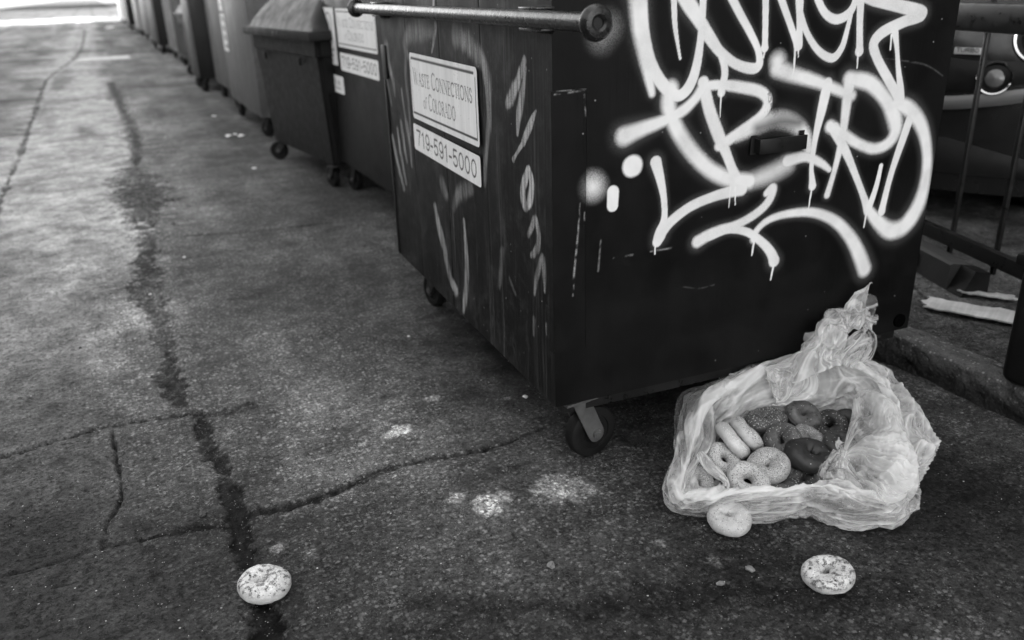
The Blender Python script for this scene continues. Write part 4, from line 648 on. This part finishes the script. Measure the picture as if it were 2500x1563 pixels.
# ------------------------------------------------------------------ bagels
def bagel_mat(name,base,dense=0.,light=0.,raisin=0.,crust=.5,kind_spot=False,seed=1):
    """dough with a baked top; dense = dark seeds, light = pale seeds, raisin = dark fruit"""
    t=NT('bagel_'+name);sp=t.n('ShaderNodeSeparateXYZ');t.put(sp.inputs[0],t.co);z=sp.outputs[2]
    co=t.n('ShaderNodeVectorMath',operation='ADD');t.put(co.inputs[0],t.co);co.inputs[1].default_value=(seed*.37,seed*.21,seed*.13);co=co.outputs[0]
    top=t.map(z,.002,.014);n=t.noise(60,5,.6,co);n2=t.noise(22,4,.6,co);n3=t.noise(380,3,.6,co)
    b=t.mul(base,t.mul(t.map(n2,.3,.7,1.15,.75),t.map(n3,.3,.7,.9,1.1)))
    b=t.mul(b,t.mix(t.mul(top,t.map(n,.35,.65)),1.,crust))
    h=t.mul(n,.6)
    if dense:
        d,r,g=t.vor(430,co);m=t.mul(t.mul(t.math('GREATER_THAN',r,t.map(n2,.3,.7,.95-.62*dense,.98-.45*dense)),t.map(d,.5,.36)),t.map(z,-.003,.008));b=t.mix(m,b,.022);h=t.add(h,t.mul(m,.6))
    if light:
        d,r,g=t.vor(360,t.scale(1,1,1,co));m=t.mul(t.mul(t.math('GREATER_THAN',r,1-.75*light),t.map(d,.45,.3)),t.map(z,-.002,.008));b=t.mix(m,b,t.map(g,0,1,.45,.8));h=t.add(h,t.mul(m,.8))
    if kind_spot:
        pn=t.noise(95,3,.5,co);fn=t.noise(700,2,.7,co);m=t.mul(t.mul(t.map(pn,.50,.60),t.map(fn,.36,.52)),t.map(z,.000,.008));b=t.mix(m,b,.022);fo=t.noise(1,3,.5,t.scale(55,55,170,co));b=t.mul(b,t.map(fo,.3,.7,.82,1.1));h=t.add(h,t.mul(fo,1.2))
    if raisin:
        d,r,g=t.vor(75,co);m=t.mul(t.math('GREATER_THAN',r,1-.55*raisin),t.map(t.add(d,t.mul(n,.25)),.36,.30));b=t.mix(m,b,.012);h=t.sub(h,t.mul(m,.5))
    sh=t.n('ShaderNodeBsdfPrincipled');t.put(sh.inputs['Base Color'],b);sh.inputs['Roughness'].default_value=.5;t.put(sh.inputs['Normal'],t.bump(h,.6,.0015))
    sh.inputs['Subsurface Weight'].default_value=.03;sh.inputs['Subsurface Radius'].default_value=(.006,.006,.006);sh.inputs['Subsurface Scale'].default_value=1;sh.inputs['Specular IOR Level'].default_value=.4
    return t.done(sh.outputs[0])
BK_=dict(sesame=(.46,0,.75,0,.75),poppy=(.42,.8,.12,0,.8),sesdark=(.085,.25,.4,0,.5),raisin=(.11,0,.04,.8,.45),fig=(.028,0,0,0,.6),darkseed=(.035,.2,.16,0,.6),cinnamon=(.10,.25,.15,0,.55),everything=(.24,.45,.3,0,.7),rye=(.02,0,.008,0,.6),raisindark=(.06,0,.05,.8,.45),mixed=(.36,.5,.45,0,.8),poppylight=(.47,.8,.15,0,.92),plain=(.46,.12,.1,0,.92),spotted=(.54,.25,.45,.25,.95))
BLAB=['pale sesame bagel standing on edge, leftmost of the two edge-on bagels in the bag','poppy seed bagel standing on edge beside the pale sesame one in the bag','brown sesame bagel half under the back rim of the plastic bag','shiny raisin bagel at the back of the bag under the rim','dark seeded bagel with its hole showing, back right inside the bag','dark bagel deepest in the back right corner of the bag','speckled brown bagel with a crease, tilted in the middle of the pile','small seedy bagel peeking out above the very dark bagel','very dark rye bagel with a slit hole, largest in the pile','dark fruit bagel at the right of the pile beside the crumpled film','pale mixed seed bagel with a dimple at the front middle of the pile','poppy seed ring bagel at the left of the pile by the film strip','poppy seed ring bagel at the front against the bag rim','seedy bagel in the front left corner, half behind the film','dark bagel low in the shade under the rye bagel','bagel wrapped in knotted film at the right of the pile','plain pale bagel lying on the asphalt under the front of the bag','dark seeded bagel seen through the film at the front right','brown bagel in the shade at the left behind the edge-on ones','brown bagel low at the front between the pale ones','dark bagel wedged beneath the edge-on poppy seed bagel','brown bagel in the gap behind the tilted creased one','dark raisin bagel squeezed between the rye and the shiny raisin bagel','dark bagel under the two poppy seed rings at the front left','dark seeded bagel under the dimpled pale one','brown sesame bagel beneath the right end of the rye bagel']
def bagel(kind,loc,nrm,s,label,i,spin=None,hole=.0085,tall=1.,grp='bagels spilling from the plastic bag'):
    nu,nv=110,56;U,Vv=np.meshgrid(np.arange(nu)/nu*2*PI,np.arange(nv+1)/nv*2*PI,indexing='ij')
    r=np.random.default_rng(100+i)
    asym=r.random(4)
    R0=.0335;rr=.0230
    ph=r.random(6)*6.28
    lump=1+.06*np.sin(U+ph[0])+.05*np.sin(2*U+ph[1])+.02*np.sin(3*U+ph[2])+.012*np.sin(5*U+ph[3])
    rad=rr*lump
    cx=np.cos(Vv);cz=np.sin(Vv)
    ex=np.where(cx>0,1.0,(R0-hole)/rr)       # inner side reaches toward the hole
    x_=R0+rad*np.sign(cx)*np.abs(cx)**np.where(cx>0,.85,.92)*ex
    slit=1+(.45 if hole<.009 else .15)*np.cos(2*(U-ph[4]))*np.clip(1-(x_-hole)/.014,0,1);x_=np.maximum(x_*np.where(cx<0,slit,1),.0012)
    z_=rad*np.where(cz>0,.92,.78)*np.sign(cz)*np.abs(cz)**.88*tall
    # crease round the side where the dough was rolled
    zc=-.004+.005*np.sin(U+ph[5])+.003*np.sin(3*U+ph[1]);cre=np.exp(-((z_-zc)/.0016)**2)*(cx>.3)*np.clip(.5+np.sin(U+ph[2]),0,1);x_=x_-cre*.0022
    x=x_*np.cos(U);y=x_*np.sin(U)*(.88+.12*r.random());z_=z_+.0035*np.cos(U-6.28*asym[0])*np.clip(x_/.03,0,1)*(asym[1]-.2)+.0016*np.sin(3*U+6.28*asym[2])*(z_>0)
    nz=fbm(x*120+20,y*120+20+z_*90,200+i,3)-.5;z_=z_+nz*.0034
    V=np.stack([x,y,z_],-1)*s
    k=BK_[kind];key='%s%d'%(kind,i%3)
    if key not in BM: BM[key]=bagel_mat(kind,k[0],k[1],k[2],k[3],k[4],kind=='spotted',seed=i+1)
    F=gridF(nu,nv+1,True);o=mesh_np('bagel',V.reshape(-1,3),F,BM[key])
    o.matrix_world=Zto(nrm,loc,r.random()*6.28 if spin is None else spin)
    return tag(o,label,'bagel',grp)
BM={}
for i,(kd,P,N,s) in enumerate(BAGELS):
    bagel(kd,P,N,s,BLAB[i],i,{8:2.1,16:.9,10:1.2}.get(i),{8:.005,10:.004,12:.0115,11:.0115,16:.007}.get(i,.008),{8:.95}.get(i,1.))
bagel('spotted',(-.557,1.468,.0235),(.03,.05,1),1.04,'pale speckled bagel alone on the asphalt at the lower left of the alley',40,.5,.0055)
bagel('spotted',(.662,1.448,.0215),(-.10,-.06,1),.98,'pale bagel lying loose on the asphalt in front of the bag, at the lower right',41,1.5,.008)
# ------------------------------------------------------------------ the plastic bag
def film_mat(name,al0,al1):
    t=NT(name);th=t.attr('thick');n=t.noise(1,5,.65,t.scale(9,9,9));n2=t.noise(70,4,.6)
    a=t.math('ADD',t.map(th,.05,.95,al0,al1),t.mul(t.sub(n,.5),.3),clamp=True)
    bp=t.bump(n,.25,.003)
    tr=t.n('ShaderNodeBsdfTranslucent');t.put(tr.inputs[0],.80);t.put(tr.inputs['Normal'],bp)
    pr=t.n('ShaderNodeBsdfPrincipled');t.put(pr.inputs['Base Color'],.80);pr.inputs['Roughness'].default_value=.13;pr.inputs['Specular IOR Level'].default_value=.5;t.put(pr.inputs['Normal'],bp)
    m=t.n('ShaderNodeMixShader');m.inputs[0].default_value=.62;t.put(m.inputs[1],tr.outputs[0]);t.put(m.inputs[2],pr.outputs[0])
    tp=t.n('ShaderNodeBsdfTransparent');t.put(tp.inputs[0],.96)
    m2=t.n('ShaderNodeMixShader');t.put(m2.inputs[0],a);t.put(m2.inputs[1],tp.outputs[0]);t.put(m2.inputs[2],m.outputs[0]);return t.done(m2.outputs[0])
M_['film']=film_mat('clear_film',.06,.85);M_['film_in']=film_mat('bunched_film',.10,.92)
BAG=thing('plastic_bag','translucent plastic bag full of bagels, open and crumpled against the dumpster','bag',(.74,1.88,0))
BO=np.array([.74,1.88,0])
def ridge(u,v,seed,o=3,pu=None):
    s=0;a=.5
    for k in range(o): s=s+a*(1-np.abs(2*lat2(u*2**k,v*2**k,seed+k,None if pu is None else pu*2**k)-1));a*=.5
    return s/(1-.5**o)
def normals(P,closed=True):
    du=(np.roll(P,-1,0)-np.roll(P,1,0)) if closed else np.gradient(P,axis=0);dv=np.gradient(P,axis=1);n=np.cross(du,dv);return n/(np.linalg.norm(n,axis=-1,keepdims=True)+1e-9)
def bag_body(seed,name,mat,inset=0.,amp=1.,vmax=1.0):
    Bc=np.array(BAGC);K=len(Bc);cen=np.array([.70,1.90,0])
    O,Cc,I=Bc[:,0],Bc[:,1],Bc[:,2]
    g0=O+(cen-O)*np.array([.16,.16,0]);g0[:,2]=.004
    O=O.copy();O[:,2]=np.maximum(O[:,2],.012)
    dn=I+(cen-I)*np.array([.10,.10,0]);dn[:,2]=I[:,2]*.45;fl=I+(cen-I)*np.array([.35,.35,0]);fl[:,2]=.008
    mid=(O+Cc)/2+(O-cen)*np.array([.03,.03,0])
    rings=[g0,(g0+O)/2*[1,1,.6]+(O-cen)*[.02,.02,0],O,mid,Cc,I,dn,fl]
    NU=780;Pr=[]
    for q in rings: Pr.append(crom(q,30,True))
    Pr=np.stack(Pr,1)                                             # (780,8,3)
    NV=190
    P=np.stack([crom(Pr[i],27) for i in range(Pr.shape[0])],0)     # (780,190,3)
    P=P[:,:int(P.shape[1]*vmax)]
    nu,nv=P.shape[:2];U,S=np.meshgrid(np.arange(nu)/nu,np.linspace(0,7*vmax,nv),indexing='ij')
    N=normals(P)
    k=U*26
    right=np.exp(-((np.minimum(abs(k-14.5),26-abs(k-14.5)))/4.2)**4);back=np.exp(-((k-7)/4.5)**4);front=np.exp(-((k-21.5)/3.6)**4)
    wu=lat2(U*13,S*1.2+3,seed+50,13)-.5;wv=lat2(U*9,S*.9+9,seed+51,9)-.5
    # long creases that run round the rim, tilting slowly
    lng=ridge(U*20+0*S,S*3.4+wu*2.6+np.sin(U*2*PI*3+seed)*.8+20,seed+1,3,20)
    rad=ridge(U*34+wv*2.2,S*.8+wu*1.5+20,seed+11,3,34);crm=ridge(U*30+wv*2,S*3.2+wu*2+9,seed+13,4,30)
    dia=ridge(U*26,S*1.5+U*26*.9+wu*2+30,seed+21,3,26)
    big=lat2(U*16,S*1.1+40,seed+31,16)-.5
    low=np.clip((S-.6)/1.2,0,1)
    wz=(lat2(U*7,S*1.6+60,seed+91,7)-.5);f1=ridge(U*13+wz*1.6,S*.8+wu*1.4+70,seed+92,1,13)**2;f2=ridge(U*22+S*1.6+wu*1.4,S*1.7+wz*1.5+80,seed+93,2,22)**2;f3=ridge(U*38+wu*2,S*4.2+wz*4+90,seed+94,2,38)**2
    h=-(f1-.45)*(.022*right+.013)-(f2-.4)*.014-(f3-.4)*.003+.45*(lng-.55)*(.011*back+.004*(1-right)+.003)+(rad-.55)*(.013*right+.002)+(dia-.55)*.006+(crm-.6)*.004+big*.030+.012*right*(1-.4*back)
    fine=(ridge(U*60,S*5+wu*4+50,seed+41,2,60)-.5)*.003
    P=P+N*((h+fine*.15)*low*amp-inset)[...,None]
    # torn uneven edge of the mouth
    P[...,2]=np.maximum(P[...,2],.003+.002*(seed%3))
    # film may not poke into the steel of the dumpster
    l_=np.array([-math.sin(.38339),math.cos(.38339)]);dd=(P[...,0]-.1056)*l_[0]+(P[...,1]-1.9091)*l_[1]
    over=np.clip(dd+.012,0,None)*(P[...,2]>.185);P[...,0]-=over*l_[0];P[...,1]-=over*l_[1]
    sl=ridge(U*13+3,S*9+wu*4+np.sin(U*2*PI*2+seed)*1.6+20,seed+71,2,13)**6;sr=ridge(U*104+wv*5,S*1.2+wu*2+20,seed+75,2,104)**5;sd=ridge(U*60,S*6+U*90+wu*3+20,seed+79,2,60)**7
    thick=.02+.36*(fbm(U*11,S*1.3+8,seed+83,3)-.12)+sl*(.03+.32*back)*(1-.7*right)+sr*.4*right+sd*.16+np.clip(crm-.70,0,1)*1.2+np.clip(f1-.70,0,1)*1.8+np.clip(f2-.60,0,1)*1.5+np.clip(f3-.62,0,1)*.7+(lng-.5)*.35+.55*np.exp(-((S-4.02)/.10)**2)+.15*np.exp(-((S-4)/.4)**2)+.28*back*(S>3.6)+.05*right*(S>2.8)
    thick=np.clip(thick*np.where(S<3.5,.72,1.),0,1)
    thick*=np.where((k>2)&(k<5)&(S<3.4),.25,1)
    return mesh_np(name,(P-BO).reshape(-1,3),gridF(nu,nv,True),mat,BAG,True,dict(thick=thick))
bag_body(3,'film',M_['film'])
bag_body(17,'film_liner',M_['film'],.008,1.1,.60)
def tube_film(C_,name,mat,pleat=15,seed=5,amp=.35,flat=.55,nu=240,up=None,parent=BAG,open_=1.,crump=.012):
    c=crom([(*p,r) for p,r in C_],26);P0=c[:,:3];r=c[:,3];T=np.gradient(P0,axis=0);T/=np.linalg.norm(T,axis=1,keepdims=True)
    f=np.array(up or (math.sin(.38339),-math.cos(.38339),0.15));f=f/np.linalg.norm(f)
    A_=np.cross(T,f);A_/=np.linalg.norm(A_,axis=1,keepdims=True);B_=np.cross(A_,T)
    n=len(P0);TH_,S=np.meshgrid(np.arange(nu)/nu,np.arange(n)/n,indexing='ij')
    wq=(lat2(TH_*5,S*2.5,seed+9,5)-.5)*1.6;pl=ridge(TH_*pleat+wq,S*1.1+7,seed,3,pleat)**1.6-.42;fin=ridge(TH_*pleat*5+wq*5,S*1.3+lat2(TH_*9,S*5,seed+2,9)*2+7,seed+3,2,pleat*5)**4
    big=lat2(TH_*5,S*4+3,seed+4,5)-.5
    rr=r[None,:]*(1+amp*pl*1.6+big*.7);a=TH_*2*PI*open_+S*.25
    P=P0[None]+A_[None]*(np.cos(a)*rr)[...,None]+B_[None]*(np.sin(a)*rr*flat)[...,None]
    for d_ in range(3): P[...,d_]+=((ridge(TH_*5+wq*.6,S*4+d_*9,seed+14+d_,2,5)-.6)*2+(lat2(TH_*3,S*3+d_*7,seed+21+d_,3)-.5)*1.6)*crump*np.minimum(1,r[None,:]/.03)*(.4+S)
    edge=np.clip((S-.86)/.14,0,1);P+=T[None]*(edge*(lat2(TH_*12,S*0+3,seed+7,12)-.6)*.045)[...,None]
    l_=np.array([-math.sin(.38339),math.cos(.38339)]);dd=(P[...,0]-.1056)*l_[0]+(P[...,1]-1.9091)*l_[1]
    over=np.clip(dd+.006,0,None)*(P[...,2]>.19);P[...,0]-=over*l_[0];P[...,1]-=over*l_[1];P[...,2]=np.maximum(P[...,2],.004)
    thick=np.clip(.12+(pl)*.7+fin*.9+big*.25,0,1)
    return mesh_np(name,(P-BO).reshape(-1,3),gridF(nu,n,open_==1.),mat,parent,True,dict(thick=thick))
TL=[(p,r) for (p,_),r in zip(TAIL,(.068,.052,.048,.042,.034,.030,.036,.050))]
tube_film(TL,'knotted_tail',M_['film_in'],7,5,.8,.5,crump=.026)
tube_film([(p,r*.8) for p,r in TL[1:-1]],'knotted_tail',M_['film'],6,25,1.,.7,crump=.034)
tube_film(LOBE,'film_loop',M_['film'],7,8,.5,.6)
tube_film([(p,r*.62) for p,r in FLAP],'film_strip',M_['film_in'],5,12,.6,.3,160,(0,-.3,1),crump=.004)
tube_film(FLAPB,'film_flap',M_['film'],9,32,.7,.35,160,(0,-.5,.8))
# fan of gathered film from a knot over the right of the pile
def fan():
    c=crom(FAN,34);n=len(c);nr=110;k0=np.array(FANC);S,Q=np.meshgrid(np.arange(n)/n,np.linspace(0,1,nr),indexing='ij')
    P=k0+(c[:,None]-k0)*Q[...,None]**.9
    ws=(lat2(S*7,Q*2.5,64)-.5)*.09+(lat2(S*19,Q*4,65)-.5)*.03;pl=ridge((S+ws)*15,Q*1.0+5,60,4)**1.5-.45;fin=ridge((S+ws*1.3)*80,Q*1.6+lat2(S*20,Q*5,63)*2+5,67,2)**4;big=lat2(S*9,Q*2.2+5,66)-.5;dia=ridge(S*14+Q*5,Q*5+9,69,3)-.5
    P[...,2]+=.028*np.sin(PI*Q**.7)+pl*.034*np.minimum(1,Q*3)*(.5+lat2(S*6,Q*2,62))+big*.07*np.sin(PI*Q)+dia*.014*Q
    P[...,:2]+=(pl*.012)[...,None]*np.array([.4,-.9]);P[...,2]=np.maximum(P[...,2],.012)
    thick=np.clip(.16+pl*.9+dia*.35+fin*.30+big*.6+.5*np.exp(-(Q/.12)**2),0,1)
    mesh_np('gathered_film',(P-BO).reshape(-1,3),gridF(n,nr),M_['film_in'],BAG,True,dict(thick=thick))
    P2=P+np.array([.01,.006,-.018]);P2[...,2]+=(lat2(S*11+40,Q*3+40,71)-.5)*.04;P2[...,2]=np.maximum(P2[...,2],.010)
    mesh_np('gathered_film',(P2-BO).reshape(-1,3),gridF(n,nr),M_['film'],BAG,True,dict(thick=np.clip(thick-.1+dia,0,1)))
    mb=MB()
    kk=tube_film([((.79,1.745,.085),.022),((.803,1.765,.1),.014),((.812,1.782,.108),.009),((.825,1.80,.108),.016),((.84,1.815,.112),.03)],'knot',M_['film_in'],9,44,.6,.9,140,(0,-.4,1))
    mb.bm.free()
fan()
# ------------------------------------------------------------------ litter
def pebble(name,label,cat,loc,s,mat,seed,grp=None,flat=.6):
    bm=bmesh.new();bmesh.ops.create_icosphere(bm,subdivisions=3,radius=1);r=np.random.default_rng(seed);o=r.random(3)*40
    for v in bm.verts:
        c=v.co;q=.75+.6*float(lat2(np.array([c.x*1.6+o[0]]),np.array([c.y*1.6+c.z*1.9+o[1]]),seed)[0]);v.co=Vector((c.x*q*s*1.2,c.y*q*s*.9,c.z*q*s*flat))
    mb=MB();mb.bm.free();mb.bm=bm;x=mb.obj(name,mat,None,True,(loc[0],loc[1],loc[2]+s*flat*.55));x.rotation_euler=(0,0,r.random()*6);return tag(x,label,cat,grp)
M_['stone']=simple('grey_pebble',.14,.8,0,.5,90);M_['stone_dark']=simple('dark_pebble',.03,.7,0,.5,90);M_['paper']=simple('white_litter',.6,.8,0,.2,60)
for i,(x,y,s,lb,m) in enumerate([(.071,1.529,.0085,'grey pebble on the asphalt left of the loose bagel, below the wheel','stone'),(.51,1.497,.0085,'smooth grey pebble just left of the loose bagel at lower right','stone'),(.434,1.452,.007,'small dull pebble at the bottom right, left of the loose bagel','stone'),(-.795,1.77,.0095,'dark round clod beside the wide seam at lower left','stone_dark')]):
    pebble('pebble',lb,'pebble',(x,y,0),s,M_[m],300+i)
LIT='white scraps littering the alley'
for i,(u,v,s) in enumerate(SCRAPS):
    pebble('litter_scrap','tiny white scrap of litter on the alley asphalt beside the bins','litter',(u,v,0),s,M_['paper'],400+i,LIT,.35)
pebble('paper_ball','crumpled white paper lump on the asphalt far down the alley','litter',(-15.43,34.83,0),.16,M_['paper'],500,None,.5)
# grit scattered over the near asphalt: one uncountable mass
def grit():
    r=np.random.default_rng(11);n=3000;la_=r.uniform(-1.9,2.1,n);al_=.9+4.2*r.random(n)**1.5;s=.0006+.0022*r.random(n)**4
    th=r.random((n,4,1))*6.28
    V=[];F=[]
    base=np.array([[0,0,1.],[.94,0,-.33],[-.47,.82,-.33],[-.47,-.82,-.33]]);fc=np.array([[0,1,2],[0,2,3],[0,3,1],[1,3,2]])
    Vv=np.einsum('n,kj->nkj',s,base)*r.uniform(.5,1.5,(n,4,3));Vv[...,0]+=la_[:,None];Vv[...,1]+=al_[:,None];Vv[...,2]=Vv[...,2]*.7+s[:,None]*.4+.001
    Ff=(fc[None]+4*np.arange(n)[:,None,None]).reshape(-1,3)
    t=NT('grit');t.m['x']=1;rn=t.n('ShaderNodeNewGeometry').outputs['Random Per Island'];m=t.done(t.bsdf(t.map(rn,.55,1,.05,.7),.7))
    o=mesh_np('loose_grit',Vv.reshape(-1,3),Ff,m,None,False);o.rotation_euler=(0,0,YAW_AL);o['kind']='stuff';tag(o,'fine pale grit scattered over the asphalt','grit')
grit()
def crumbs():
    r=np.random.default_rng(21);n=260;k=r.random(n)
    la_=np.where(k<.6,r.normal(1.05,.22,n),r.normal(-.1,.12,n));al_=np.where(k<.6,r.uniform(2.9,5.4,n),r.uniform(1.6,6,n));s=.0025+.007*r.random(n)**3
    base=np.array([[0,0,1.],[.94,0,-.33],[-.47,.82,-.33],[-.47,-.82,-.33]]);fc=np.array([[0,1,2],[0,2,3],[0,3,1],[1,3,2]])
    V=np.einsum('n,kj->nkj',s,base)*r.uniform(.5,1.6,(n,4,3));V[...,0]+=la_[:,None];V[...,1]+=al_[:,None];V[...,2]=V[...,2]*.5+s[:,None]*.3+.001
    o=mesh_np('dirt_crumbs',V.reshape(-1,3),(fc[None]+4*np.arange(n)[:,None,None]).reshape(-1,3),M_['stone_dark'],None,False);o.rotation_euler=(0,0,YAW_AL);o['kind']='stuff';tag(o,'dark dirt crumbs strewn beside the dumpsters and seam','dirt')
crumbs()
